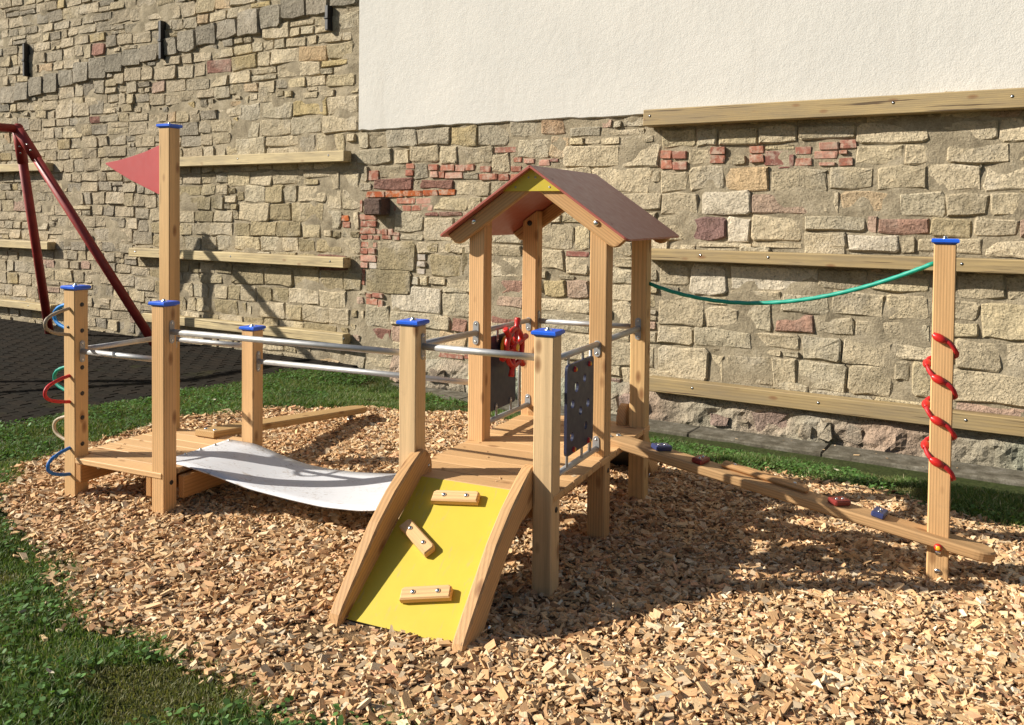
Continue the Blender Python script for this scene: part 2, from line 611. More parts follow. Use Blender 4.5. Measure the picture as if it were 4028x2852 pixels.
def m_paver():
    t = NT('dark_clinker')
    g = t.coords(geo=True)
    src = t.new('ObjectInfo').outputs['Color']
    n = t.noise(g, 60, 4, 0.65)
    c = t.mix(src, t.ramp(n, [(0.3, 0.75), (0.7, 1.2)]), 1.0, 'MULTIPLY')
    ms = t.ramp(t.noise(g, 1.4, 4, 0.6), [(0.58, 0.0), (0.72, 1.0)])
    c = t.mix(c, (0.045, 0.045, 0.014), t.math('MULTIPLY', ms, 0.6))
    return t.out(c, 0.95, t.bump(n, 0.4, 0.004), spec=0.04)


PAVER = m_paver()


def m_kerb():
    t = NT('grey_kerb_stone')
    g = t.coords(geo=True)
    n = t.noise(g, 9, 7, 0.7); n2 = t.noise(g, 90, 3, 0.6)
    c = t.ramp(n, [(0.3, (0.06, 0.050, 0.034)), (0.5, (0.13, 0.115, 0.085)), (0.75, (0.27, 0.245, 0.20))])
    c = t.mix(c, t.ramp(n2, [(0.3, 0.75), (0.7, 1.15)]), 1.0, 'MULTIPLY')
    return t.out(c, 0.9, t.bump(n2, 0.5, 0.006, t.bump(n, 0.6, 0.02)), spec=0.15)


KERB = m_kerb()

# ================================================================== THE SETTING
# ------------------------------------------------------------------ ground sheets
CHIPS = [(-3.02, 5.80), (-3.06, 5.46), (-2.99, 5.2), (-2.83, 4.9), (-2.47, 4.41), (-2.21, 4.13), (-2.0, 3.91), (-1.79, 3.56), (-1.66, 3.39),
         (-1.42, 3.29), (-1.2, 3.18), (-1.05, 3.0), (-0.89, 2.92), (-0.74, 2.80), (-0.60, 2.76), (-0.36, 2.72), (0.0, 2.58), (1.0, 2.25), (2.4, 2.1), (3.8, 2.8),
         (4.4, 3.5), (3.4, 4.2), (2.72, 4.56), (2.51, 4.72), (2.32, 4.86), (2.17, 5.13), (1.96, 5.33), (1.63, 5.52), (0.98, 5.72), (0.69, 6.07),
         (0.37, 6.57), (-0.36, 7.25), (-0.69, 7.23), (-0.93, 7.25), (-1.23, 7.23), (-2.01, 7.17), (-2.15, 7.0), (-2.55, 6.78), (-2.86, 6.17)]
PAVE_EDGE = [(-9.0, 4.4), (-6.0, 5.45), (-3.79, 6.52), (-3.5, 6.78), (-3.4, 7.1), (-3.08, 7.51), (-2.94, 7.85), (-2.5, 8.18), (-2.41, 8.55), (-2.31, 8.87), (-1.80, 8.99)]


def wall_xy(w, p):
    q = wall_pt(w, p)
    return (q.x, q.y)


PAVE = PAVE_EDGE + [wall_xy(-6.35, 0.0), wall_xy(-16.5, 0.0), (-16.0, 8.0)]
GRASS_BACK = [(-1.80, 8.99), (-1.31, 8.82), (-0.79, 8.24), (-0.39, 7.9), (0.38, 7.16), (1.06, 6.64), (1.79, 6.09), (2.39, 5.69), (3.11, 5.29), (4.6, 4.35)]
LAWN_POLY = PAVE_EDGE[:-1] + GRASS_BACK + [(6.0, 3.2), (6.0, 1.2), (-9.0, 1.2)]


def sheet(name, x0, x1, y0, y1, step, dz, mat, poly=None, jitter=0.0):
    xs = np.arange(x0, x1 + 1e-6, step); ys = np.arange(y0, y1 + 1e-6, step)
    X, Y = np.meshgrid(xs, ys)
    Z = ground_z(X, Y) + dz + jitter * (vnoise(X, Y, 3.1, 5) - 0.5)
    V = np.stack([X.ravel(), Y.ravel(), Z.ravel()], 1)
    nx = len(xs)
    i = (np.arange(len(ys) - 1)[:, None] * nx + np.arange(nx - 1)[None, :]).ravel()
    F = np.stack([i, i + 1, i + 1 + nx, i + nx], 1)
    if poly is not None:
        c = V[F].mean(1)
        F = F[inside(poly, c[:, 0], c[:, 1])]
    return link(name, np_mesh(name, V, F, smooth=True), mat)


tag(sheet('ground', -60, 60, -60, 22, 1.0, -0.05, LAWN), kind='structure')
tag(sheet('lawn', -10, 8, 0.5, 11.5, 0.1, -0.030, LAWN), kind='structure')
tag(sheet('chip_bed', -3.4, 4.6, 1.9, 7.6, 0.06, -0.004, BED, CHIPS, 0.02), kind='structure')

# paving: dark clinker bricks, the nearest ones as pieces
pave = sheet('paving', -16.4, -1.2, 4.2, 17.0, 0.1, -0.006, JOINT, PAVE)
tag(pave, kind='structure')
pl, pw, gap = 0.20, 0.10, 0.009
cand = []
row = 0
for p in np.arange(0.06, 5.5, pw + gap):
    off = 0.5 * (pl + gap) * (row % 2); row += 1
    for w in np.arange(-16.0, -4.6, pl + gap):
        q = wall_pt(w + off, p)
        cand.append((q.x, q.y))
cand = np.array(cand)
cand = cand[inside(PAVE, cand[:, 0], cand[:, 1])]
cand = cand[(np.abs(cand[:, 0]) < 0.64 * cand[:, 1] + 0.8)]
cand = cand[np.argsort(np.hypot(cand[:, 0], cand[:, 1]))]
pm = []
for k in range(3):
    b = MB().box((-pl / 2, -pw / 2, -0.03), (pl / 2, pw / 2, 0.0), 0.006)
    for i, p in enumerate(b.v):
        b.v[i] = (p[0] + random.uniform(-.002, .002), p[1] + random.uniform(-.002, .002), p[2] + random.uniform(-.001, .001))
    pm.append(b)
pmesh = [b.mesh('paver') for b in pm]
PC = [(0.022, 0.019, 0.015), (0.024, 0.020, 0.0155), (0.0205, 0.018, 0.0145), (0.026, 0.021, 0.016), (0.0225, 0.0185, 0.0145)]
for i, (x, y) in enumerate(cand[:300]):
    link('paver', pmesh[i % 3], PAVER, pave, (x, y, random.uniform(-0.001, 0.004)), (random.uniform(-.008, .008), random.uniform(-.008, .008), AL + random.uniform(-.012, .012)), random.choice(PC))
rest = cand[300:]
bv = np.array(pm[0].v); bf = [f for f in pm[0].f if len(f) == 4]
ca, sa = math.cos(AL), math.sin(AL)
rx = bv[:, 0] * ca - bv[:, 1] * sa; ry = bv[:, 0] * sa + bv[:, 1] * ca
n = len(rest)
V = np.stack([rest[:, 0, None] + rx, rest[:, 1, None] + ry, bv[None, :, 2] + rng.uniform(-0.001, 0.004, n)[:, None]], 2).reshape(-1, 3)
F = (np.arange(n)[:, None, None] * len(bv) + np.array(bf)[None]).reshape(-1, 4)
T = np.repeat(np.array(PC)[rng.integers(0, len(PC), n)], len(bv), 0)
tag(link('far_pavers', np_mesh('far_pavers', V, F, T), PAVER_A, pave), kind='stuff')

# ------------------------------------------------------------------ the old wall
STONES = '''s--2915,-2600,2189,2346;s--2596,-2415,2186,2328;s--2411,-2081,2208,2319;s--2072,-1783,2202,2321;s--1761,-1345,2215,2318;s--1338,-836,2153,2322;s--830,-407,2154,2307;s--402,-251,2144,2306;s--2666,-2487,2036,2168;s--2022,-1802,2133,2177;s--1348,-1008,2003,2139;s--1000,-723,2006,2146;s--716,-327,1999,2140;s--320,-180,1993,2128;s--2909,-2659,1807,1985;s--2643,-2346,1818,2019;so-2339,-1988,1819,2015;s--1973,-1542,1797,1986;s--1536,-1205,1819,1982;s--1199,-847,1813,1989;s--841,-498,1811,1985;s--489,-213,1803,1975;s--453,-186,1639,1793;s--2898,-2558,1618,1801;sw-2553,-2150,1611,1810;sp-2134,-1679,1630,1785;s--1665,-1567,1640,1770;s--1505,-1446,1655,1805;so-1436,-1039,1643,1811;s--1035,-730,1632,1795;s--723,-459,1632,1797;s--2903,-2668,1409,1599;sv-2660,-2347,1413,1605;sw-2334,-2130,1407,1597;s--2115,-1725,1415,1615;s--1676,-1264,1500,1629;sp-1260,-1181,1502,1617;sr-1174,-827,1486,1614;sd-821,-555,1479,1607;s--549,-266,1481,1620;sp-263,-160,1470,1625;s--1717,-1396,1409,1496;sw-1389,-1029,1369,1488;s--1023,-912,1362,1459;s--905,-481,1364,1465;s--478,-165,1369,1467;s--2113,-1723,1363,1404;s--2568,-2128,1355,1397;s--2896,-2645,1030,1204;sw-2636,-2308,967,1192;sw-2300,-1597,1034,1198;s--1590,-1242,1055,1198;s--1228,-831,1062,1187;s--805,-647,1052,1194;s--640,-341,1039,1191;s--330,-158,1047,1209;s--2298,-1882,943,1019;s--1851,-1510,865,1012;s--1503,-1113,862,1047;s--1107,-815,880,1052;s--808,-489,881,1036;s--481,-153,774,1029;s--2891,-2502,686,939;s--2493,-2217,712,866;s--2210,-1938,733,914;sr-1929,-1619,719,852;s--1611,-1328,707,843;s--1314,-892,709,848;s--879,-804,703,826;s--798,-485,760,868;s--2887,-2604,523,666;s--2595,-2099,543,689;s--2091,-1729,566,686;s--1721,-1420,524,691;s--1412,-1067,499,683;s--1035,-648,586,689;s--630,-354,546,752;s--341,-147,532,754;s--2884,-2470,245,513;s--2461,-2319,244,477;s--2311,-1944,251,501;s--1936,-1753,259,497;s--1746,-1375,263,495;s--1360,-1056,275,473;s--1051,-930,440,551;s--921,-668,323,529;s--642,-141,318,503;s--6281,-6146,2296,2457;s--6141,-5935,2280,2455;sg-5922,-5527,2274,2473;sg-5525,-5114,2297,2462;sy-5105,-4789,2270,2468;sg-4783,-4427,2254,2474;sg-4417,-4077,2326,2478;sb-4072,-3864,2333,2478;s--6314,-5841,2111,2271;s--5828,-5621,2109,2266;s--5615,-5258,2122,2286;s--5251,-5010,2109,2284;s--5004,-4604,2084,2261;s--4332,-3996,2121,2318;so-3991,-3790,2137,2308;s--6278,-6161,1948,2104;s--5977,-5675,1969,2096;sg-5555,-5379,1949,2098;s--4626,-4413,2007,2177;sg-4960,-4761,1932,2018;sR-6072,-5573,1841,1974;sR-5478,-5097,1858,1942;s--5561,-5485,1849,1944;s--5040,-4634,1782,1922;s--4629,-4466,1824,1928;s--5314,-4898,1642,1769;s--4892,-4759,1658,1773;sR-5419,-5245,1581,1630;sR-5239,-4956,1583,1627;s--5796,-5431,1417,1608;s--5407,-5050,1335,1572;s--5730,-5429,1332,1407;s--6013,-5529,1190,1317;s--5517,-5242,1203,1331;s--5236,-5108,1238,1336;s--5060,-4870,1216,1322;s--6732,-6552,1851,2044;s--6537,-6280,1866,2045;s--6731,-6522,1638,1846;s--6515,-6279,1639,1845;s--6729,-6539,1451,1627;s--6351,-6278,1466,1629;sd-6028,-5525,1033,1321;sd-5505,-5241,1214,1323;sd-5231,-4966,1215,1338;sd-5317,-4965,990,1210;sd-4956,-4873,1038,1297;sd-6175,-5633,817,1019;s--5142,-4870,881,980;s--5315,-5151,900,985;sw-5856,-5197,632,830;s--5189,-4879,833,902;s--5187,-4877,618,810;s--6172,-5865,436,648;s--5855,-5224,457,615;sR-6171,-5832,258,413;sp-5832,-5617,282,426;s--5607,-5418,316,458;sr-5080,-4893,453,591;s--5340,-5090,450,590;s--4603,-4289,1332,1457;s--4062,-3745,1289,1524;s--3729,-3579,1296,1499;s--4056,-3859,1530,1609;s--3843,-3605,1533,1618;s--4059,-3822,1109,1273;s--3813,-3576,1063,1218;s--4602,-4288,1206,1324;s--4600,-4277,1014,1192;sr-4474,-4280,855,1002;sp-4525,-4282,750,846;sy-4014,-3802,867,1003;sp-3794,-3581,866,1028;s--4045,-3578,717,852;sR-4593,-4279,482,637;s--4043,-3576,560,703;s--3333,-3169,1260,1383;s--3324,-3175,1151,1247;s--3329,-3165,1015,1145;s--3327,-3163,865,1001;s--3324,-3160,673,851;s--6245,-5821,125,239;s--5800,-5416,148,292;s--5397,-5222,286,396;so-5212,-4901,293,416;s--5376,-4899,146,270;s--6179,-5778,-1,113;b--2913,-2812,2090,2161;b--2803,-2676,2087,2153;b--2911,-2807,2003,2079;b--2800,-2674,1992,2063;b--2477,-2355,2114,2178;b--2476,-2354,2040,2109;b--2153,-2034,2116,2175;b--2152,-2036,2041,2105;b--1790,-1669,2094,2156;b--1788,-1667,2006,2069;bf-1651,-1477,2058,2118;bf-1611,-1465,2126,2186;b--1463,-1341,2132,2198;b--1464,-1403,2090,2121;b--1465,-1365,2000,2064;bR-2033,-1844,2011,2130;bR-1836,-1797,2008,2100;bR-1923,-1806,1989,2006;bf-1608,-1490,2003,2031;b--6152,-6023,1946,2052;b--4593,-4338,2187,2241;b--5661,-5550,2059,2113;b--5664,-5564,1986,2049;b--5374,-5260,2036,2097;b--5226,-5062,2028,2091;bf-5050,-4931,2020,2086;b--4926,-4823,2028,2087;bf-5348,-5252,1964,2026;b--5247,-5176,1957,2024;bf-5170,-4966,1952,2014;b--4756,-4634,2008,2067;b--4756,-4556,1934,1994;b--4545,-4428,1927,1988;b--4407,-4292,2005,2060;b--4406,-4313,1926,1986;b--4380,-4287,2094,2141;bf-4260,-4147,2080,2126;bf-4104,-3989,2054,2113;bR-3984,-3897,2088,2120;bO-6180,-5940,1770,1834;bO-5933,-5697,1770,1839;bO-5691,-5452,1781,1840;bO-5446,-5254,1784,1843;bO-5248,-5048,1788,1847;b--6269,-6237,1619,1744;b--5778,-5540,1704,1764;bf-5531,-5308,1704,1764;b--5817,-5713,1627,1683;b--5706,-5590,1628,1689;b--5584,-5470,1634,1694;bf-5464,-5320,1635,1699;b--6275,-6049,1536,1594;b--6267,-6164,1462,1525;b--6157,-6042,1464,1527;b--6263,-6055,1390,1453;b--6048,-5981,1393,1440;b--5974,-5894,1385,1446;b--5888,-5822,1381,1448;b--5821,-5736,1378,1413;b--6259,-6163,1332,1379;bf-6152,-6088,1334,1381;b--6081,-6000,1331,1377;b--5974,-5851,1339,1380;b--5814,-5739,1332,1373;b--6252,-6047,1250,1307;b--6251,-6155,1180,1238;bf-6148,-6053,1184,1241;bO-6531,-6426,1519,1580;b--6509,-6403,1448,1512;b--6260,-6039,1250,1304;b--6260,-6156,1179,1241;b--6149,-6049,1186,1245;bf-6259,-6042,1099,1168;bf-6252,-6155,1031,1089;bw-6148,-6044,1028,1093;b--6240,-6203,850,1022;b--6180,-6103,722,768;b--6095,-5951,729,778;b--6184,-6024,651,716;b--6013,-5950,634,707;bR-3810,-3577,1235,1285;bw-5504,-5402,1140,1203;bw-5504,-5401,1074,1128;bw-5507,-5414,999,1054;b--5221,-4936,190,237;b--4918,-4844,201,247'''
PAL = {
    '-': [(0.47, 0.405, 0.29), (0.50, 0.43, 0.31), (0.44, 0.38, 0.275), (0.52, 0.45, 0.33), (0.49, 0.42, 0.285), (0.45, 0.40, 0.30)],
    'g': [(0.37, 0.335, 0.265), (0.34, 0.305, 0.24), (0.41, 0.365, 0.28)],
    'y': [(0.48, 0.39, 0.215), (0.45, 0.37, 0.22)],
    'b': [(0.40, 0.285, 0.19)],
    'o': [(0.50, 0.375, 0.235), (0.53, 0.41, 0.27)],
    'w': [(0.62, 0.56, 0.46), (0.58, 0.52, 0.42)],
    'p': [(0.43, 0.31, 0.245), (0.40, 0.30, 0.235)],
    'r': [(0.34, 0.205, 0.16), (0.37, 0.23, 0.18)],
    'R': [(0.25, 0.135, 0.108), (0.28, 0.155, 0.125), (0.22, 0.115, 0.094)],
    'v': [(0.23, 0.145, 0.135)],
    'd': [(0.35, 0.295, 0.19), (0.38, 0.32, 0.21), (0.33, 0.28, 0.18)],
}
PAL = {k: [(c[0] * 1.04, c[1] * 1.01, c[2] * 0.95) for c in v] for k, v in PAL.items()}
BPAL = {'-': [(0.38, 0.155, 0.10), (0.34, 0.135, 0.09), (0.41, 0.175, 0.115), (0.36, 0.155, 0.11)], 'f': [(0.50, 0.27, 0.20), (0.46, 0.24, 0.175)],
        'O': [(0.45, 0.125, 0.040), (0.40, 0.105, 0.040)], 'R': [(0.22, 0.09, 0.075), (0.26, 0.11, 0.085)], 'w': [(0.50, 0.44, 0.37)]}

wall = empty('stone_wall', tuple(wall_pt(0, 0)), AL)
tag(wall, 'tall old sandstone wall patched with red bricks and cream render behind the playground', 'wall')
WL, WR, WZ = -15.6, 3.2, 6.4
xs = np.arange(WL, WR + .01, 0.045); zs = np.arange(-0.4, WZ + .01, 0.045)
X, Z = np.meshgrid(xs, zs)
Yf = -0.005 + 0.020 * (vnoise(X, Z, 2.2, 3) - 0.5) + 0.024 * (vnoise(X, Z, 8.5, 4) - 0.5)
V = np.stack([X.ravel(), Yf.ravel(), Z.ravel()], 1)
nx = len(xs)
i = (np.arange(len(zs) - 1)[:, None] * nx + np.arange(nx - 1)[None]).ravel()
F = np.stack([i, i + 1, i + 1 + nx, i + nx], 1)
link('mortar', np_mesh('mortar', V, F, smooth=True), MORTAR, wall)
MB().box((WL, 0.06, -0.4), (WR, 0.62, WZ), 0.02).build('wall_core', MORTAR, wall)


def stone_geo(w, h, prot, rnd, big=True):
    """irregular dressed block, centred, front towards -y"""
    n = 10 if big else 8
    a, b = w / 2, h / 2
    rc = min(min(a, b) * rnd.uniform(0.10, 0.26), 0.03)
    pts = []
    if big:
        base = [(-a + rc, -b), (a * 0.05, -b), (a - rc, -b), (a, -b + rc), (a, b - rc), (a - rc, b), (-a * 0.05, b), (-a + rc, b), (-a, b - rc), (-a, -b + rc)]
    else:
        base = [(-a + rc, -b), (a - rc, -b), (a, -b + rc), (a, b - rc), (a - rc, b), (-a + rc, b), (-a, b - rc), (-a, -b + rc)]
    j = min(min(a, b) * 0.17, 0.016)
    for (x, z) in base:
        pts.append((x + rnd.uniform(-j, j), z + rnd.uniform(-j, j)))
    V, F = [], []
    e1 = min(0.006, a * .15, b * .15); e2 = min(0.017, a * .3, b * .3)
    tilt = rnd.uniform(-0.010, 0.010); tilt2 = rnd.uniform(-0.008, 0.008)
    rings = [(0.0, 0.035), (e1, -prot * 0.45), (e2, -prot)] if big else [(0.0, 0.035), (min(0.014, a * .3, b * .3), -prot)]
    for k, (e, y) in enumerate(rings):
        sx = max(0.1, 1 - e / a); sz = max(0.1, 1 - e / b)
        for (x, z) in pts:
            yy = y if k == 0 else y + rnd.uniform(-0.004, 0.004) + tilt * x / a + tilt2 * z / b
            V.append((x * sx, yy, z * sz))
    V.append((rnd.uniform(-a, a) * .3, -prot - rnd.uniform(-0.004, 0.007), rnd.uniform(-b, b) * .3))
    for k in range(len(rings) - 1):
        for i in range(n):
            q = (i + 1) % n
            F.append((k * n + i, k * n + q, (k + 1) * n + q, (k + 1) * n + i))
    m = (len(rings) - 1) * n
    for i in range(n):
        F.append((m + i, m + (i + 1) % n, len(V) - 1))
    return V, F


OX, OZ, RES = WL, -0.4, 100.0
occ = np.zeros((int((WZ - OZ) * RES) + 2, int((WR - OX) * RES) + 2), dtype=bool)


def rect(w0, w1, z0, z1, g=0):
    return (slice(max(0, int((z0 - OZ) * RES) - g), max(0, int((z1 - OZ) * RES) + g)), slice(max(0, int((w0 - OX) * RES) - g), max(0, int((w1 - OX) * RES) + g)))


stones, bricks = [], []              # (w0, w1, z0, z1, colour, protrusion)
rs = random.Random(5)
for it in STONES.split(';'):
    k, c = it[0], it[1]
    w0, w1, z0, z1 = [float(q) / 1000 for q in it[2:].split(',')]
    occ[rect(w0, w1, z0, z1)] = True
    if k == 's':
        base = rs.choice(PAL[c]); f = rs.uniform(0.9, 1.1)
        stones.append((w0, w1, z0, z1, tuple(q * f for q in base), rs.uniform(0.010, 0.022)))
    else:
        base = rs.choice(BPAL[c]); f = rs.uniform(0.85, 1.1)
        bricks.append((w0 + .002, w1 - .002, z0 + .002, z1 - .002, tuple(q * f for q in base), rs.uniform(0.010, 0.026)))
# the corbel stone and the render keep their places free
occ[rect(-6.12, -5.80, 1.57, 1.77)] = True
occ[rect(-6.285, WR, 2.47, WZ)] = True


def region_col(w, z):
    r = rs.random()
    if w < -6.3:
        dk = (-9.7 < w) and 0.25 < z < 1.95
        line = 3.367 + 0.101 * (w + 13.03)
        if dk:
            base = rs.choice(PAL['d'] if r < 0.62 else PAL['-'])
        elif abs(z - (line - 0.14)) < 0.14:
            base = rs.choice([(0.30, 0.265, 0.205), (0.34, 0.295, 0.225), (0.27, 0.24, 0.185)])
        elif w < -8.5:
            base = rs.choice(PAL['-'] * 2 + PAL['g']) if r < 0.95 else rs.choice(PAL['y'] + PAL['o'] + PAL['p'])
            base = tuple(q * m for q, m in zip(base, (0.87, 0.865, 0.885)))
        else:
            base = rs.choice(PAL['-']) if r < 0.88 else rs.choice(PAL['g'] + PAL['o'] + PAL['y'])
        if r > 0.992: base = rs.choice(PAL['R'])
    else:
        base = rs.choice(PAL['-']) if r < 0.8 else rs.choice(PAL['p'] + PAL['g'])
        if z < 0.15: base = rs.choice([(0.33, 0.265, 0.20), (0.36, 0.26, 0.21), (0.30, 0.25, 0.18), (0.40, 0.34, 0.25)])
    f = rs.uniform(0.86, 1.12)
    return tuple(q * f for q in base)


def rows(wa, wb, za, zb, hmin, hmax, lmin, lmax):
    z = za
    k = 0
    while z < zb:
        h = rs.uniform(hmin, hmax); k += 1
        w = wa - rs.uniform(0, lmax * .4)
        while w < wb:
            L = rs.uniform(lmin, lmax) * (0.75 + h / hmax * 0.4)
            zo = 0.030 * math.sin(w * 0.9) + 0.016 * math.sin(w * 2.3 + 1.0) + rs.uniform(-.003, .003)
            cells = [(w, w + L, z + zo, z + h + zo)]
            r = rs.random()
            if r < 0.10 and h > 0.12:
                m = z + zo + h * rs.uniform(.4, .6)
                cells = [(w, w + L, z + zo, m), (w, w + L, m, z + h + zo)]
                if rs.random() < 0.5:
                    cells = [(w, w + L * .48, z + zo, m), (w + L * .48, w + L, z + zo, m), (w, w + L, m, z + h + zo)]
            for (a, b, c, d) in cells:
                if b > wb + .05 or a < wa - .3: continue
                s = rect(a, b, c, d)
                o = occ[s]
                if o.size == 0 or o.mean() > 0.16: continue
                occ[s] = True
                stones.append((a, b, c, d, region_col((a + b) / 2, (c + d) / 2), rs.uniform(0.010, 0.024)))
            w += L
        z += h


# sloping dark coping line of an earlier gable, then the rubble courses
for k in range(21):
    w = -13.9 + k * 0.36
    L = 0.355
    zt = 3.367 + 0.101 * (w + L / 2 + 13.03)
    if w + L > -6.32: break
    cell = (w, w + L - .004, zt - 0.22, zt)
    if occ[rect(*cell)].mean() > 0.25: continue
    occ[rect(*cell)] = True
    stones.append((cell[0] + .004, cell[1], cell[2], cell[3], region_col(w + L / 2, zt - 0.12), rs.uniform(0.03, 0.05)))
for (za, zb) in ((3.0, WZ), (-0.12, 3.0)):
    wa = -15.4
    while wa < -6.29:
        wb = min(-6.29, wa + rs.uniform(3.0, 5.0))
        if -6.29 - wb < 0.9: wb = -6.29
        t = 0.0 if wa < -9.8 else 0.035
        rows(wa, wb, za + rs.uniform(-.06, .06), zb, 0.11 + t, 0.18 + t, 0.16 + t, 0.40 + t * 2)
        wa = wb
rows(-6.29, WR, -0.25, 2.46, 0.13, 0.23, 0.24, 0.5)
# small rubble pushed into what is left
for (sw, sh, tries) in ((0.24, 0.12, 900), (0.16, 0.10, 1600), (0.11, 0.07, 2600), (0.08, 0.05, 3000)):
    for _ in range(tries):
        w = rs.uniform(-13.8, 0.4); z = rs.uniform(-0.12, 5.0 if w < -6.3 else 2.45)
        L = sw * rs.uniform(.75, 1.2); h = sh * rs.uniform(.75, 1.2)
        if w > -6.29 and z + h > 2.46: continue
        s = rect(w, w + L, z, z + h)
        if occ[s].size == 0 or occ[s].any(): continue
        occ[s] = True
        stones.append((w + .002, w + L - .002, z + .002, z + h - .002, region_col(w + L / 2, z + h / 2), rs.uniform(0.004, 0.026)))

# let every stone grow until it nearly meets its neighbours: thin joints as in the old wall
allr = [list(s[:4]) for s in stones] + [list(s[:4]) for s in bricks] + [[-6.12, -5.80, 1.57, 1.77], [-6.285, WR, 2.462, WZ]]
RA = np.array(allr)
ns = len(stones)
order = np.argsort(-(RA[:ns, 1] - RA[:ns, 0]) * (RA[:ns, 3] - RA[:ns, 2]))
for i in order:
    g = 0.034 * rs.uniform(0.75, 1.25); gp = rs.uniform(0.002, 0.008)
    for side in rs.sample(range(4), 4):
        a, b, c, d = RA[i]
        if side < 2:
            m = (RA[:, 2] < d - .006) & (RA[:, 3] > c + .006)
        else:
            m = (RA[:, 0] < b - .006) & (RA[:, 1] > a + .006)
        m[i] = False
        if side == 0:
            q = RA[m, 1]; q = q[q <= a + .012]; RA[i, 0] = min(a, max(a - g, (q.max() + gp) if len(q) else -99))
        elif side == 1:
            q = RA[m, 0]; q = q[q >= b - .012]; RA[i, 1] = max(b, min(b + g, (q.min() - gp) if len(q) else 99))
        elif side == 2:
            q = RA[m, 3]; q = q[q <= c + .012]; RA[i, 2] = min(c, max(c - g, (q.max() + gp) if len(q) else -99))
        else:
            q = RA[m, 2]; q = q[q >= d - .012]; RA[i, 3] = max(d, min(d + g, (q.min() - gp) if len(q) else 99))
stones = [tuple(RA[i]) + s[4:] for i, s in enumerate(stones)]

cz = Vector((0, 0, CAM_H))


def pic_area(s):
    c = wall_pt((s[0] + s[1]) / 2, 0, (s[2] + s[3]) / 2) - cz
    if c.y < 1 or abs(c.x) > 0.585 * c.y or c.z > 0.31 * c.y: return 0
    return (s[1] - s[0]) * (s[3] - s[2]) / c.length ** 3


stones.sort(key=pic_area, reverse=True)
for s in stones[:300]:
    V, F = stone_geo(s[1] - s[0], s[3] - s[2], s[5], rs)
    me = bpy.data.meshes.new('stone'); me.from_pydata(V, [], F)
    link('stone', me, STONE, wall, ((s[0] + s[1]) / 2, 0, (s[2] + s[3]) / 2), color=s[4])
AV, AF, AT = [], [], []
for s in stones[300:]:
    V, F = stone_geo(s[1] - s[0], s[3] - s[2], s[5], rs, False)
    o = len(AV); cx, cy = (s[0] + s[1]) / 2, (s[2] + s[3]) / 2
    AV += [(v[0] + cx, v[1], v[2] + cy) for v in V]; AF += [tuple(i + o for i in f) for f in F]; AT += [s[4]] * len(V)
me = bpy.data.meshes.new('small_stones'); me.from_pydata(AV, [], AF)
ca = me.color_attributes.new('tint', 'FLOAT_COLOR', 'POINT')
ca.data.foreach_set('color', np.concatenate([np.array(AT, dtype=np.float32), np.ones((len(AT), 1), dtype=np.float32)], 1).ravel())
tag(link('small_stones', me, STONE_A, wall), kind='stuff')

bm_ = []
for k in range(5):
    b = MB().box((-.5, -.5, -.5), (.5, .5, .5), 0.05)
    b.v = [tuple(q + rs.uniform(-.035, .035) for q in p) for p in b.v]
    bm_.append(b.mesh('brick'))
for i, s in enumerate(bricks):
    link('brick', bm_[i % 5], BRICK, wall, ((s[0] + s[1]) / 2, 0.03 - s[5] / 2, (s[2] + s[3]) / 2), (0, rs.uniform(-.02, .02), 0), s[4],
         (s[1] - s[0], 0.06 + s[5], s[3] - s[2]))
# corbel stone standing out of the wall
b = MB().box((-0.113, -0.15, -0.087), (0.113, 0.06, 0.087), 0.014)
b.v = [tuple(q + rs.uniform(-.006, .006) for q in p) for p in b.v]
tag(b.build('corbel', STONE, wall, (-5.988, 0, 1.67), color=(0.135, 0.082, 0.066)), 'dark brown stone block jutting out of the wall')
# cream render with a slightly wavy lower edge
xs = np.arange(-6.285, WR + .01, 0.05)
front = []
for y, ins in ((0.03, 0.0), (-0.022, 0.0), (-0.034, 0.010)):
    for x in xs:
        e = 2.466 + 0.016 * (vnoise(x, 1.0, 2.3, 8) - 0.5) + 0.014 * (vnoise(x, 3.0, 9.0, 9) - 0.5)
        front.append((x + (ins if x == xs[0] else 0), y, e + ins))
for x in xs: front.append((x + (0.010 if x == xs[0] else 0), -0.034, WZ))
nx = len(xs)
F = [(r * nx + i, r * nx + i + 1, (r + 1) * nx + i + 1, (r + 1) * nx + i) for r in range(3) for i in range(nx - 1)]
k = len(front)
front += [(xs[0], 0.03, WZ), (xs[0], -0.022, WZ)]
F += [(0, nx, k + 1, k), (nx, 2 * nx, 3 * nx, k + 1)]
me = bpy.data.meshes.new('render_coat'); me.from_pydata(front, [], F)
tag(link('render_coat', me, PLASTER, wall), 'smooth cream render over the upper wall')
# iron wall anchors
for (w, z0, z1) in ((-12.49, 3.49, 3.945), (-9.473, 3.477, 3.943), (-6.695, 3.547, 3.809)):
    MB().box((-0.022, -0.085, 0), (0.022, 0.02, z1 - z0), 0.004).box((-0.03, -0.095, (z1 - z0) * .45), (0.03, -0.03, (z1 - z0) * .52), 0.004).build('wall_anchor', BLACK, wall, (w, 0, z0))

# kerb slabs along the foot of the wall
kerb = empty('kerb', tuple(wall_pt(0, 0, -0.1)), AL)
tag(kerb, kind='structure')
w = -5.75
while w < 2.4:
    L = rs.uniform(0.9, 1.4)
    b = MB().box((-L / 2 + .002, -0.15, -0.12), (L / 2 - .002, 0.15, 0.0), 0.010)
    b.v = [tuple(q + rs.uniform(-.004, .004) for q in p) for p in b.v]
    b.build('kerb_slab', KERB, kerb, (w + L / 2, -0.285, rs.uniform(-.003, .003)), (rs.uniform(-.012, .012), 0, 0))
    w += L
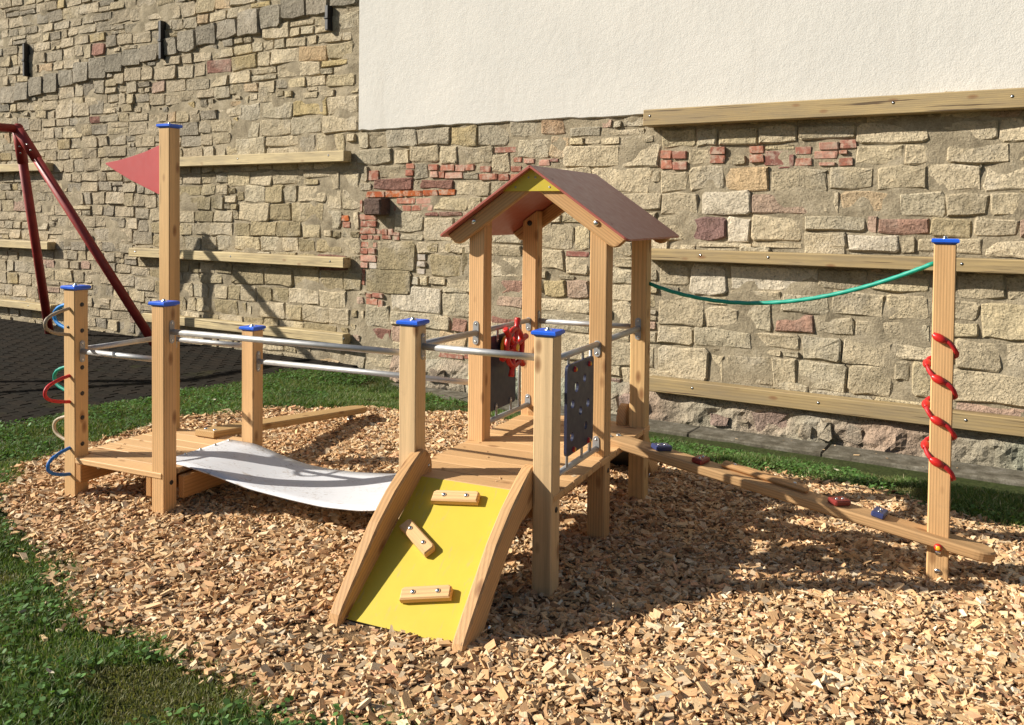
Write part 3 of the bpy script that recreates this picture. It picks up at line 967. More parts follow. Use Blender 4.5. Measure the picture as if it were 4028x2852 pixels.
# projecting rubble footing between the kerb and the lowest beam
xs = np.arange(-5.8, 2.5, 0.035); zs = np.arange(-0.20, 0.20, 0.035)
X, Z = np.meshgrid(xs, zs)
lump = vnoise(X, Z, 5.5, 51) * 0.6 + vnoise(X, Z * 1.6, 13.0, 52) * 0.3 + vnoise(X, Z, 26.0, 53) * 0.16
Yf = -(0.018 + 0.115 * lump) * sm((0.20 - Z) / 0.16)
V = np.stack([X.ravel(), Yf.ravel(), Z.ravel()], 1)
nx = len(xs)
i = (np.arange(len(zs) - 1)[:, None] * nx + np.arange(nx - 1)[None]).ravel()
F = np.stack([i, i + 1, i + 1 + nx, i + nx], 1)
ft = np.stack([0.32 + 0.13 * vnoise(X, Z, 2.0, 54), 0.245 + 0.13 * vnoise(X, Z, 2.3, 55), 0.18 + 0.10 * vnoise(X, Z, 2.3, 55)], 2).reshape(-1, 3)
tag(link('rubble_footing', np_mesh('rubble_footing', V, F, ft), STONE_A, wall), 'rough eroded reddish rubble at the foot of the wall')
w = -5.7
while w < 2.3:
    L = rs.uniform(0.12, 0.40)
    if rs.random() < 0.62:
        h = rs.uniform(0.09, 0.19)
        V, F = stone_geo(L - .02, h, rs.uniform(0.05, 0.115), rs)
        V = [(x + rs.uniform(-.014, .014), y + rs.uniform(-.01, .01), z + rs.uniform(-.012, .012)) for x, y, z in V]
        me = bpy.data.meshes.new('footing_stone'); me.from_pydata(V, [], F)
        link('footing_stone', me, STONE, wall, (w + L / 2, 0, -0.11 + h / 2 + rs.uniform(-.02, .05)), (0, rs.uniform(-.1, .1), 0), color=region_col(w, 0.0))
    w += L

# ------------------------------------------------------------------ timber beams bolted to the wall
def timber(w0, w1, z0, z1, label, colr, screws):
    h = z1 - z0
    L = w1 - w0
    b = MB().box((0, -0.12, 0), (L, 0.0, h), 0.007)
    o = link('timber_beam', b.mesh('timber_beam'), BEAM_WOOD, None, tuple(wall_pt(w0, 0.022, z0)), (0, 0, AL), colr)
    tag(o, label, 'beam', 'timber beams mounted along the stone wall')
    for s in screws:
        M = Matrix.Translation((s, -0.121, h * 0.6)) @ Matrix.Rotation(R(90), 4, 'X')
        MB().lathe([(0, 0.001), (0.011, 0.001), (0.011, -0.004)], 10, 0, M).lathe([(0, 0.004), (0.007, 0.003), (0.008, 0.0)], 8, 1, M).build('bolt', [BLACK, BOLT], o)
    return o


BC = (0.60, 0.485, 0.27)
timber(-10.0, -6.38, 2.142, 2.258, 'weathered beam behind the red pennant, highest of three ending beside the plaster edge', BC, (0.5, 2.0, 3.4))
timber(-10.02, -6.38, 1.028, 1.138, 'weathered beam crossed by the swing shadow, halfway up the wall left of the bricks', BC, (0.15, 1.9, 3.45))
timber(-9.77, -6.38, 0.225, 0.333, 'weathered beam near the paving behind the capped posts, lowest of its three', BC, (0.7, 2.2, 3.4))
timber(-14.6, -11.855, 2.145, 2.255, 'short visible end of weathered beam behind the red swing legs near their top', BC, (2.2,))
timber(-14.6, -11.816, 1.06, 1.165, 'short visible end of weathered beam behind the steeper swing leg at mid height', BC, (2.6,))
timber(-14.6, -11.74, 0.20, 0.300, 'short visible end of weathered beam just above the paving behind the swing foot', BC, (2.3,))
BR = (0.40, 0.295, 0.145)
timber(-3.02, 2.6, 2.359, 2.497, 'long brown beam directly under the cream render at the right', BR, (0.06, 1.95, 2.7))
timber(-3.0, 2.6, 1.235, 1.333, 'long brown beam at the height of the green rope, right of the roofed tower', BR, (0.5, 1.05, 2.4))
timber(-2.95, 2.6, 0.131, 0.250, 'long brown beam low on the wall above the stone kerb, right of the tower', BR, (0.4, 1.4, 2.4))

# ------------------------------------------------------------------ wood chips
def scatter(poly, dens, margin=0.6):
    P = np.array(poly)
    x0, y0 = P.min(0); x1, y1 = P.max(0)
    n = int((x1 - x0) * (y1 - y0) * dens)
    X = rng.uniform(x0, x1, n); Y = rng.uniform(y0, y1, n)
    k = inside(poly, X, Y) & (np.abs(X) < 0.60 * Y + margin)
    return X[k], Y[k]


X, Y = scatter(CHIPS, 6600, 0.65)
# ragged rim: push some chips over the edge of the bed
sg = np.where(rng.random(len(X)) < 0.035, 0.09, 0.035)
ex = rng.normal(0, 1, len(X)) * sg; ey = rng.normal(0, 1, len(X)) * sg
X = X + ex; Y = Y + ey
n = len(X)
L = np.clip(rng.lognormal(math.log(0.0255), 0.45, n), 0.009, 0.075)
Wd = np.clip(L * rng.uniform(0.22, 0.80, n), 0.005, 0.030)
T = np.clip(rng.lognormal(math.log(0.0060), 0.45, n), 0.002, 0.014)
yaw = rng.uniform(0, 2 * math.pi, n); pit = rng.normal(0, 0.32, n); rol = rng.normal(0, 0.36, n)
base = np.array([(-1, -1, -1), (1, -1, -1), (1, 1, -1), (-1, 1, -1), (-1, -1, 1), (1, -1, 1), (1, 1, 1), (-1, 1, 1)], dtype=np.float32) * 0.5
fc = np.array([(4, 5, 6, 7), (0, 1, 5, 4), (1, 2, 6, 5), (2, 3, 7, 6), (3, 0, 4, 7)])
q = base[None] * np.stack([L, Wd, T], 1)[:, None, :]
fine = rng.random(n) < 0.22
q[fine] *= np.array([0.75, 0.32, 0.6])
# taper and skew so no two chips are the same slab
q[:, :, 1] *= 1 + (base[None, :, 0] * rng.uniform(-0.40, 0.40, n)[:, None])
q[:, :, 0] += base[None, :, 1] * (rng.uniform(-0.28, 0.28, n) * L)[:, None]
q += rng.uniform(-0.0012, 0.0012, q.shape)
gr = (q * np.array([22.0, 420.0, 420.0])) + rng.uniform(0, 900, (n, 1, 3))
cy_, sy_ = np.cos(yaw), np.sin(yaw); cp, sp = np.cos(pit), np.sin(pit); cr, sr = np.cos(rol), np.sin(rol)
y1 = q[:, :, 1] * cr[:, None] - q[:, :, 2] * sr[:, None]; z1 = q[:, :, 1] * sr[:, None] + q[:, :, 2] * cr[:, None]
x2 = q[:, :, 0] * cp[:, None] + z1 * sp[:, None]; z2 = -q[:, :, 0] * sp[:, None] + z1 * cp[:, None]
x3 = x2 * cy_[:, None] - y1 * sy_[:, None]; y3 = x2 * sy_[:, None] + y1 * cy_[:, None]
ru = (X - ORG.x) * UU.x + (Y - ORG.y) * UU.y; rv = (X - ORG.x) * VV.x + (Y - ORG.y) * VV.y
footdip = 0.030 * np.exp(-(((ru - 2.5) / 0.38) ** 4 + ((rv + 0.70) / 0.20) ** 2))
hz = ground_z(X, Y) - footdip * 0.4 + 0.030 * (vnoise(X, Y, 3.1, 5) - 0.5) + 0.018 * (vnoise(X, Y, 9.0, 6) - 0.5) + rng.uniform(-0.010, 0.013, n)
loose = rng.choice(n, 70, replace=False)
for k_, i_ in enumerate(loose):
    if k_ < 30: u_, v_, zz = rng.uniform(2.2, 2.9), rng.uniform(0.05, 1.3), 0.4206
    elif k_ < 50: u_, v_, zz = rng.uniform(0.0, 0.5), rng.uniform(0.06, 0.6), 0.2225
    else:
        p_ = wall_pt(rng.uniform(-3.2, 0.4), rng.uniform(0.16, 0.44)); u_ = (p_ - ORG).dot(UU); v_ = (p_ - ORG).dot(VV); zz = -0.098
    X[i_] = ORG.x + UU.x * u_ + VV.x * v_; Y[i_] = ORG.y + UU.y * u_ + VV.y * v_
    sc_ = 0.55
    x3[i_] *= sc_; y3[i_] *= sc_; z2[i_] = z2[i_] * 0.25
    hz[i_] = zz + 0.002 - z2[i_].min() - 0.002
V = np.stack([x3 + X[:, None], y3 + Y[:, None], z2 + hz[:, None]], 2).reshape(-1, 3)
F = (np.arange(n)[:, None, None] * 8 + fc[None]).reshape(-1, 4)
CP = np.array([(0.74, 0.545, 0.335), (0.66, 0.455, 0.255), (0.80, 0.64, 0.44), (0.55, 0.345, 0.18), (0.68, 0.43, 0.24), (0.44, 0.285, 0.155), (0.56, 0.45, 0.32), (0.68, 0.41, 0.25), (0.30, 0.175, 0.095), (0.82, 0.72, 0.55)])
CP = CP * np.array((0.93, 0.87, 0.79))
pr = np.array([.20, .18, .13, .14, .10, .08, .06, .04, .04, .03]); pr = pr / pr.sum()
tc = CP[rng.choice(len(CP), n, p=pr)] * rng.uniform(0.78, 1.12, n)[:, None]
o = link('wood_chips', np_mesh('wood_chips', V, F, np.repeat(tc, 8, 0), grain=gr.reshape(-1, 3)), CHIP)
tag(o, 'bed of loose tan wood chips under the play structure', 'wood chips', kind='stuff')

# ------------------------------------------------------------------ grass
def grass(name, X, Y, hmin, hmax, wid, label):
    n = len(X)
    H = rng.uniform(hmin, hmax, n) * (0.55 + 0.9 * vnoise(X, Y, 4.0, 21)) * (1 - 0.45 * sm((vnoise(X, Y, 5.0, 33) - 0.62) / 0.2))
    yaw = rng.uniform(0, 2 * math.pi, n); lean = np.abs(rng.normal(0.55, 0.45, n)) * H; ly = rng.uniform(0, 2 * math.pi, n)
    wv = wid * rng.uniform(0.6, 1.3, n)
    dx, dy = np.cos(yaw) * wv / 2, np.sin(yaw) * wv / 2
    gx, gy = np.cos(ly), np.sin(ly)
    Z0 = ground_z(X, Y) - 0.012
    V = np.empty((n, 5, 3), dtype=np.float32)
    V[:, 0] = np.stack([X - dx, Y - dy, Z0], 1); V[:, 1] = np.stack([X + dx, Y + dy, Z0], 1)
    mx, my = X + gx * lean * 0.35, Y + gy * lean * 0.35
    V[:, 2] = np.stack([mx + dx * .85, my + dy * .85, Z0 + H * 0.6], 1); V[:, 3] = np.stack([mx - dx * .85, my - dy * .85, Z0 + H * 0.6], 1)
    V[:, 4] = np.stack([X + gx * lean, Y + gy * lean, Z0 + H], 1)
    a = np.arange(n)[:, None] * 5
    F = np.concatenate([a + np.array([0, 1, 2]), a + np.array([0, 2, 3]), a + np.array([3, 2, 4])], 0)
    GP = np.array([(0.090, 0.148, 0.036), (0.120, 0.180, 0.050), (0.072, 0.118, 0.032), (0.16, 0.20, 0.072), (0.24, 0.22, 0.10), (0.36, 0.31, 0.18)])
    c = GP[rng.choice(6, n, p=[.29, .25, .22, .12, .07, .05])] * rng.uniform(0.75, 1.2, n)[:, None]
    c *= (0.70 + 0.6 * vnoise(X, Y, 2.2, 31))[:, None]
    dry = sm((vnoise(X, Y, 5.0, 33) - 0.62) / 0.2)[:, None] * 0.55
    c = c * (1 - dry) + np.array((0.20, 0.155, 0.075)) * dry
    o = link(name, np_mesh(name, V.reshape(-1, 3), F, np.repeat(c, 5, 0)), GRASS)
    tag(o, label, 'grass', kind='stuff')


def keep_lawn(X, Y, soft=0.035):
    ok = inside(LAWN_POLY, X, Y)
    jx = X + rng.normal(0, soft, len(X)); jy = Y + rng.normal(0, soft, len(X))
    return ok & ~inside(CHIPS, jx, jy)


NEAR = [(-4.6, 5.3), (-3.2, 6.2), (-2.7, 4.6), (-1.0, 3.2), (0.4, 2.9), (0.4, 2.2), (-2.6, 1.9)]
X, Y = scatter(NEAR, 26000, 0.5)
k = keep_lawn(X, Y, 0.05)
grass('front_lawn_grass', X[k], Y[k], 0.015, 0.042, 0.0044, 'short green lawn grass in front, beside the wood chips')
BACKP = [(-5.6, 5.2), (-3.0, 5.6), (-2.4, 6.6), (-1.0, 7.0), (0.6, 5.8), (2.2, 4.6), (3.5, 3.9), (5.0, 3.6), (5.2, 4.4), (3.0, 5.6), (-1.2, 9.2), (-2.6, 9.2), (-3.9, 6.9)]
X, Y = scatter(BACKP, 13000, 0.6)
k = keep_lawn(X, Y, 0.04)
grass('back_lawn_grass', X[k], Y[k], 0.020, 0.052, 0.0060, 'strip of green lawn between the wood chips and the wall')


def broad_leaves(X, Y, name, label):
    """clover and plantain leaves between the blades"""
    n = len(X)
    r = rng.uniform(0.004, 0.010, n); yaw = rng.uniform(0, 6.283, n); tl = rng.normal(0, 0.35, n); t2 = rng.normal(0, 0.35, n)
    ang = np.arange(6) * math.pi / 3
    px = np.cos(ang)[None] * r[:, None] * 1.35; py = np.sin(ang)[None] * r[:, None]
    x = px * np.cos(yaw)[:, None] - py * np.sin(yaw)[:, None]; y = px * np.sin(yaw)[:, None] + py * np.cos(yaw)[:, None]
    z = px * tl[:, None] + py * t2[:, None]
    Z0 = ground_z(X, Y) + rng.uniform(0.008, 0.035, n)
    V = np.stack([x + X[:, None], y + Y[:, None], z + Z0[:, None]], 2).reshape(-1, 3)
    a = np.arange(n)[:, None] * 6
    F = np.concatenate([a + np.array([0, 1, 2, 3]), a + np.array([0, 3, 4, 5])], 0)
    c = np.array((0.095, 0.19, 0.045)) * rng.uniform(0.6, 1.35, n)[:, None]
    tag(link(name, np_mesh(name, V, F, np.repeat(c, 6, 0)), GRASS), label, 'clover', kind='stuff')


X1, Y1 = scatter(NEAR, 1500, 0.5); k1 = keep_lawn(X1, Y1) & (vnoise(X1, Y1, 3.1, 41) > 0.40)
X2, Y2 = scatter(BACKP, 2600, 0.6); k2 = keep_lawn(X2, Y2) & (vnoise(X2, Y2, 1.6, 41) > 0.35)
broad_leaves(np.concatenate([X1[k1], X2[k2]]), np.concatenate([Y1[k1], Y2[k2]]), 'clover', 'small clover leaves scattered through the lawn')

# ================================================================== THE PLAY STRUCTURE (local frame: x along the front, y to the back)
play = empty('play_structure', tuple(ORG), TH)
tag(play, 'wooden toddler climbing structure with roofed tower, blue capped posts and yellow ramp', 'climbing frame')
HS = 0.045
A_, B_, C_, D_, B2, E2 = 0.671, 0.6788, 2.2072, 2.875, 0.6707, 1.344
DL, DP = 0.2225, 0.4206
ROOF_U, ROOF_Z, SL = 2.541, 1.850, 0.7


def face_M(pos, facing):
    """local +Z points along `facing`, local Y stays up"""
    z = Vector(facing).normalized(); y = Vector((0, 0, 1))
    if abs(z.dot(y)) > 0.95: y = Vector((0, 1, 0))
    x = y.cross(z).normalized(); y = z.cross(x)
    M = Matrix((x, y, z)).transposed().to_4x4()
    return Matrix.Translation(Vector(pos)) @ M


def dome(m, pos, facing, r, h, mi=0, n=12):
    m.lathe([(r, 0.0), (r * 0.97, h * .35), (r * 0.75, h * .75), (r * 0.4, h * .97), (0, h)], n, mi, face_M(pos, facing))
    return m


def post(u, v, h, color, cap=True, top_slope=None):
    m = MB()
    m.box((-HS, -HS, -0.12), (HS, HS, h), 0.005)
    if top_slope:                                     # cut under the roof sheets
        for i, p in enumerate(m.v):
            if p[2] > 0.5:
                m.v[i] = (p[0], p[1], top_slope(u + p[0]) + (p[2] - h))
    o = m.build('post', WOOD_Z, play, (u, v, 0), color=color)
    if cap:
        c = MB()
        s = 0.0555
        prof = [(-s, -s), (s, -s), (s, s), (-s, s)]
        c.prism(prof, 0.0, 0.019, 0.0045)
        c.box((-0.046, -0.046, -0.004), (0.046, 0.046, 0.002), 0.001)
        c.lathe([(0.017, 0.018), (0.017, 0.021), (0.010, 0.022), (0.010, 0.027), (0.006, 0.031), (0, 0.032)], 10, 1)
        c.build('post_cap', [BLUE, BOLT], o, (0, 0, h + 0.003))
    return o


def plug(o, pos, facing, r=0.0125):
    b = MB().lathe([(r, -0.004), (r, 0.0015), (r * .86, 0.0035), (0, 0.0035)], 16, 0, face_M(pos, facing))
    return b.build('plug', BLACK, o)


roofcut = lambda u: ROOF_Z - 0.018 - SL * abs(u - ROOF_U)
pL1 = post(0, 0, 1.159, (0.66, 0.42, 0.20))
pL2 = post(A_, 0, 1.104, C_LARCH)
pL3 = post(0, B_, 2.125, (0.64, 0.41, 0.19))
pL4 = post(A_, B_, 0.898, C_LARCH)
pP1 = post(C_, 0, 1.097, C_PALE)
pP2 = post(D_, 0, 1.094, C_PALE)
pP3 = post(C_, B2, 1.60, C_HONEY, False, roofcut)
pP4 = post(C_, E2, 1.60, C_HONEY, False, roofcut)
pP5 = post(D_, B2, 1.60, (0.62, 0.38, 0.18), False, roofcut)
pP6 = post(D_, E2, 1.60, (0.66, 0.43, 0.20), False, roofcut)
RU, RV = 4.395, 0.935
pR = post(RU, RV, 1.494, C_LARCH)
for z in (1.0747, 0.9284, 0.7211, 0.5749, 0.4384, 0.2905): plug(pL1, (HS, 0.003, z), (1, 0, 0))
plug(pL1, (-0.008, -HS, 0.951), (0, -1, 0), 0.008).name = 'wood_plug'
plug(pL2, (HS, 0.006, 0.163), (1, 0, 0)); plug(pP2, (HS, 0.002, 0.352), (1, 0, 0)); plug(pP5, (HS, 0.008, 0.346), (1, 0, 0))
plug(pP4, (0, -HS, 1.555), (0, -1, 0), 0.016)
b = MB(); dome(b, (0, -HS, 0.118), (0, -1, 0), 0.014, 0.008); b.build('bolt', BOLT, pR)
b = MB(); dome(b, (0, -HS, 0.034), (0, -1, 0), 0.014, 0.008); b.build('bolt', BOLT, pR)


# ------------------------------------------------------------------ decks
def deck(z, u0, u1, v0, v1, npl, notch, color, joists, seed):
    r = random.Random(seed)
    m = MB()
    for j in joists: m.box(*j, 0.004)
    o = m.build('deck', WOOD_Y, play, color=(0.50, 0.26, 0.10))
    pw = (v1 - v0) / npl
    for k in range(npl):
        a = v0 + k * pw
        x0 = notch if (notch is not None and k == 0) else u0
        bb = MB().box((-(u1 - x0) / 2, -pw / 2 + .0022, -0.030), ((u1 - x0) / 2, pw / 2 - .0022, 0.0), 0.003)
        f = r.uniform(0.92, 1.08)
        bb.build('plank', WOOD_X, o, ((x0 + u1) / 2 + r.uniform(-.002, .002), a + pw / 2, z + r.uniform(-.0008, .0008)), color=tuple(q * f for q in color))
    return o


dl = deck(DL, -0.045, 0.700, -0.052, 0.728, 7, 0.0475, C_DECK,
          [((0.0475, -0.044, 0.085), (0.090, 0.73, DL - .031)), ((0.583, -0.044, 0.085), (0.624, 0.73, DL - .031)), ((0.7185, 0.05, 0.07), (0.758, 0.66, 0.19))], 2)
b = MB(); dome(b, (0.091, 0.07, 0.145), (1, 0, 0), 0.012, 0.007); b.build('bolt', BOLT, dl)
dp = deck(DP, 2.164, 2.925, -0.034, 1.392, 12, None, (0.64, 0.395, 0.19),
          [((2.254, 0.0, 0.30), (2.296, 1.36, DP - .031)), ((2.786, 0.0, 0.30), (2.828, 1.36, DP - .031)), ((2.254, 0.62, 0.31), (2.826, 0.66, DP - .031))], 4)


# ------------------------------------------------------------------ rails
def plate(m, pos, facing, mi=0, h=0.062, w=0.0165, updown=0):
    """rounded steel plate with two screws"""
    M = face_M(pos, facing)
    P = []
    lo, hi = (-h, h) if updown == 0 else ((-h, 0.0) if updown < 0 else (0.0, h))
    for k in range(9): P.append((w * math.cos(math.pi * k / 8), hi - w + w * math.sin(math.pi * k / 8)) if updown >= 0 else (w * 1.1 * math.cos(math.pi * k / 8), w * 1.1 * math.sin(math.pi * k / 8)))
    for k in range(9): P.append((-w * math.cos(math.pi * k / 8), lo + w - w * math.sin(math.pi * k / 8)) if updown <= 0 else (-w * 1.1 * math.cos(math.pi * k / 8), -w * 1.1 * math.sin(math.pi * k / 8)))
    m.prism(P, 0.0, 0.0045, 0.001, mi, M)
    for s in ((hi - w, lo + w) if updown == 0 else ((lo + w,) if updown < 0 else (hi - w,))):
        m.lathe([(0.0062, 0.004), (0.0058, 0.0065), (0.003, 0.0075), (0, 0.0075)], 8, 1, M @ Matrix.Translation((0, s, 0)))


def rail(a, b, r=0.0158, pa=True, pb=True, updown=0):
    a, b = Vector(a), Vector(b)
    d = (b - a).normalized()
    o = MB().tube([a + d * .003, b - d * .003], r, 14).build('rail', GALV, play)
    if pa:
        m = MB(); plate(m, a, d, 0, updown=updown); m.build('mounting_plate', [PLATE, BOLT], o)
    if pb:
        m = MB(); plate(m, b, -d, 0, updown=updown); m.build('mounting_plate', [PLATE, BOLT], o)
    return o


rail((HS, 0.003, 0.812), (A_ - HS, 0.003, 0.810))
rail((0, HS, 0.815), (0, B_ - HS, 0.812))
rail((HS, B_, 0.798), (A_ - HS, B_, 0.797))
rail((A_ + HS, 0.008, 0.965), (C_ - HS, 0.002, 0.964))
rail((A_ + HS, B_, 0.711), (C_ - HS, B_ - .004, 0.7135))
rail((C_ + HS, 0.012, 0.999), (D_ - HS, 0.0, 0.995))
rail((C_, HS, 0.998), (C_, B2 - HS, 0.987))
rail((D_, B2 + HS, 0.979), (D_, E2 - HS, 0.975))
rail((C_ + HS, E2, 0.977), (D_ - HS, E2, 0.979))


# ------------------------------------------------------------------ sagging white bridge
def bridge():
    near = [(.53, .229), (.70, .2285), (.80, .217), (.917, .202), (1.16, .165), (1.41, .149), (1.62, .141), (1.85, .155), (1.97, .177), (2.06, .205), (2.17, .248)]
    far = [(.53, .229), (.73, .229), (.83, .208), (.99, .172), (1.15, .151), (1.31, .148), (1.46, .153), (1.68, .174), (1.80, .193), (1.95, .222), (2.17, .262)]
    nu, nv = 60, 9
    us = np.linspace(.53, 2.17, nu)
    zn = np.interp(us, *zip(*near)); zf = np.interp(us, *zip(*far))
    for _ in range(3):
        zn[1:-1] = (zn[:-2] + 2 * zn[1:-1] + zn[2:]) / 4; zf[1:-1] = (zf[:-2] + 2 * zf[1:-1] + zf[2:]) / 4
    V = []
    for top in (0.0, -0.007):
        for i, u in enumerate(us):
            for j in range(nv):
                t = j / (nv - 1)
                V.append((u, .105 + t * .525, zn[i] * (1 - t) + zf[i] * t + top + 0.0015 - 0.004 * math.sin(math.pi * t)))
    F = []
    N = nu * nv
    for i in range(nu - 1):
        for j in range(nv - 1):
            a = i * nv + j
            F.append((a, a + nv, a + nv + 1, a + 1)); F.append((N + a, N + a + 1, N + a + nv + 1, N + a + nv))
    for i in range(nu - 1):
        a = i * nv; F.append((a, N + a, N + a + nv, a + nv)); a += nv - 1; F.append((a, a + nv, N + a + nv, N + a))
    for j in range(nv - 1):
        F.append((j, j + 1, N + j + 1, N + j)); a = (nu - 1) * nv + j; F.append((a, N + a, N + a + 1, a + 1))
    me = bpy.data.meshes.new('bridge_membrane'); me.from_pydata(V, [], F)
    me.polygons.foreach_set('use_smooth', [True] * len(F)); me.update()
    o = link('bridge_membrane', me, MEMB, play)
    o['label'] = 'sagging white rubber bridge with brown smears'
    for k in range(5):
        m = MB().lathe([(0.010, 0.0), (0.010, 0.002), (0.0065, 0.003), (0.006, 0.007), (0, 0.008)], 8)
        m.build('bolt', BOLT, o, (0.553, .15 + .115 * k, 0.2305))


bridge()


# ------------------------------------------------------------------ ramps
def ramp(flip, label):
    """climbing ramp at the front (flip False) or the back of the tower"""
    fy = (lambda v: 1.358 - v) if flip else (lambda v: v)
    du = -0.02 if flip else 0.0
    prof = [(.058, .40), (.064, .445), (.058, .478), (.040, .508), (.016, .526), (-.012, .534), (-.040, .528), (-.080, .508), (-.125, .483), (-.245, .410), (-.372, .311), (-.466, .215),
            (-.557, .125), (-.612, .068), (-.642, .032), (-.656, -.005), (-.652, -.04), (-.62, -.075), (-.56, -.075), (-.4766, .024), (-.37, .145), (-.262, .255), (-.15, .325), (-.05, .350), (.05, .360)]
    top, bot = Vector((0, -.034, .4195)), Vector((0, -.605, .004))
    d = (bot - top).normalized(); nrm = Vector((0, d.z, -d.y)) if not flip else None
    ang = math.atan2(-d.z, -d.y)
    # panel frame: x across, y up the slope, z out of the surface
    L = (bot - top).length
    if not flip: M = Matrix.Translation((2.527, (top.y + bot.y) / 2, (top.z + bot.z) / 2)) @ Matrix.Rotation(ang, 4, 'X')
    else: M = Matrix.Translation((2.527 + du, (fy(top.y) + fy(bot.y)) / 2, (top.z + bot.z) / 2)) @ Matrix.Rotation(math.pi, 4, 'Z') @ Matrix.Rotation(ang, 4, 'X')
    m = MB().box((-.249, -L / 2, -.020), (.249, L / 2, -.0015), .001, 1).box((-.2485, -L / 2 + .0008, -.0014), (.2485, L / 2 - .0008, 0), .0004, 0)
    o = m.build('ramp', [YELLOW, YEDGE], play)
    o.matrix_local = M
    if label: o['label'] = label
    Mi = M.inverted()
    for (a, b_) in ((2.2235, 2.2800), (2.7740, 2.8285)):
        P = [(fy(v), z) for v, z in prof]
        # counter-clockwise in (v, z)
        ar = sum(P[i - 1][0] * P[i][1] - P[i][0] * P[i - 1][1] for i in range(len(P)))
        if ar < 0: P = P[::-1]
        sb = MB().prism(P, a + du, b_ + du, 0.008, 0, None, 'yzx')
        ym = fy(-.30)
        g = MB()
        # the grain follows the slope: store the board in a frame turned with it
        Rm = (Matrix.Translation(((a + b_) / 2 + du, ym, .2)) @ Matrix.Rotation(ang if not flip else -ang, 4, 'X'))
        Ri = Rm.inverted()
        sb.v = [tuple(Ri @ Vector(p)) for p in sb.v]
        bo = sb.build('side_board', WOOD_Y, o, color=(0.56, 0.33, 0.15) if a < 2.5 else (0.60, 0.36, 0.17))
        bo.matrix_local = Mi @ Rm
        bl = MB()
        if a > 2.5:
            for (v, z) in ((-.442, .012), (-.458, -.03)): dome(bl, (b_ + du, fy(v), z), (1, 0, 0), 0.013, 0.008)
        else:
            dome(bl, (b_ + du, fy(.03), .452), (1, 0, 0), 0.007, 0.004)
        bl.v = [tuple(Ri @ Vector(p)) for p in bl.v]
        mb_ = bl.mesh('board_bolt')
        link('board_bolt', mb_, BOLT, o).matrix_local = Mi @ Rm
    if not flip:
        cs = math.cos(ang)
        for (u, v, a, ln) in ((2.503, -.1105, R(8), .212), (2.418, -.2885, R(-31), .205), (2.574, -.4755, R(15), .208)):
            y = L / 2 - (top.y - v) / cs
            fb = MB()
            P = [(-ln / 2, -.026), (ln / 2, -.026), (ln / 2, .022), (ln / 2 - .012, .030), (-ln / 2 + .012, .030), (-ln / 2, .022)]
            fb.prism(P, 0.0, 0.033, 0.005, 0)
            for s in (-.052, .052): fb.lathe([(0.0105, 0.033), (0.010, 0.036), (0.006, 0.040), (0, 0.0412)], 12, 1, Matrix.Translation((s, .003, 0)))
            fb.build('foothold', [WOOD_X, BOLT], o, (u - 2.527, y, 0), (0, 0, a), C_LARCH)
    return o


ramp(False, 'bright yellow climbing ramp with three wooden footholds')
ramp(True, None)

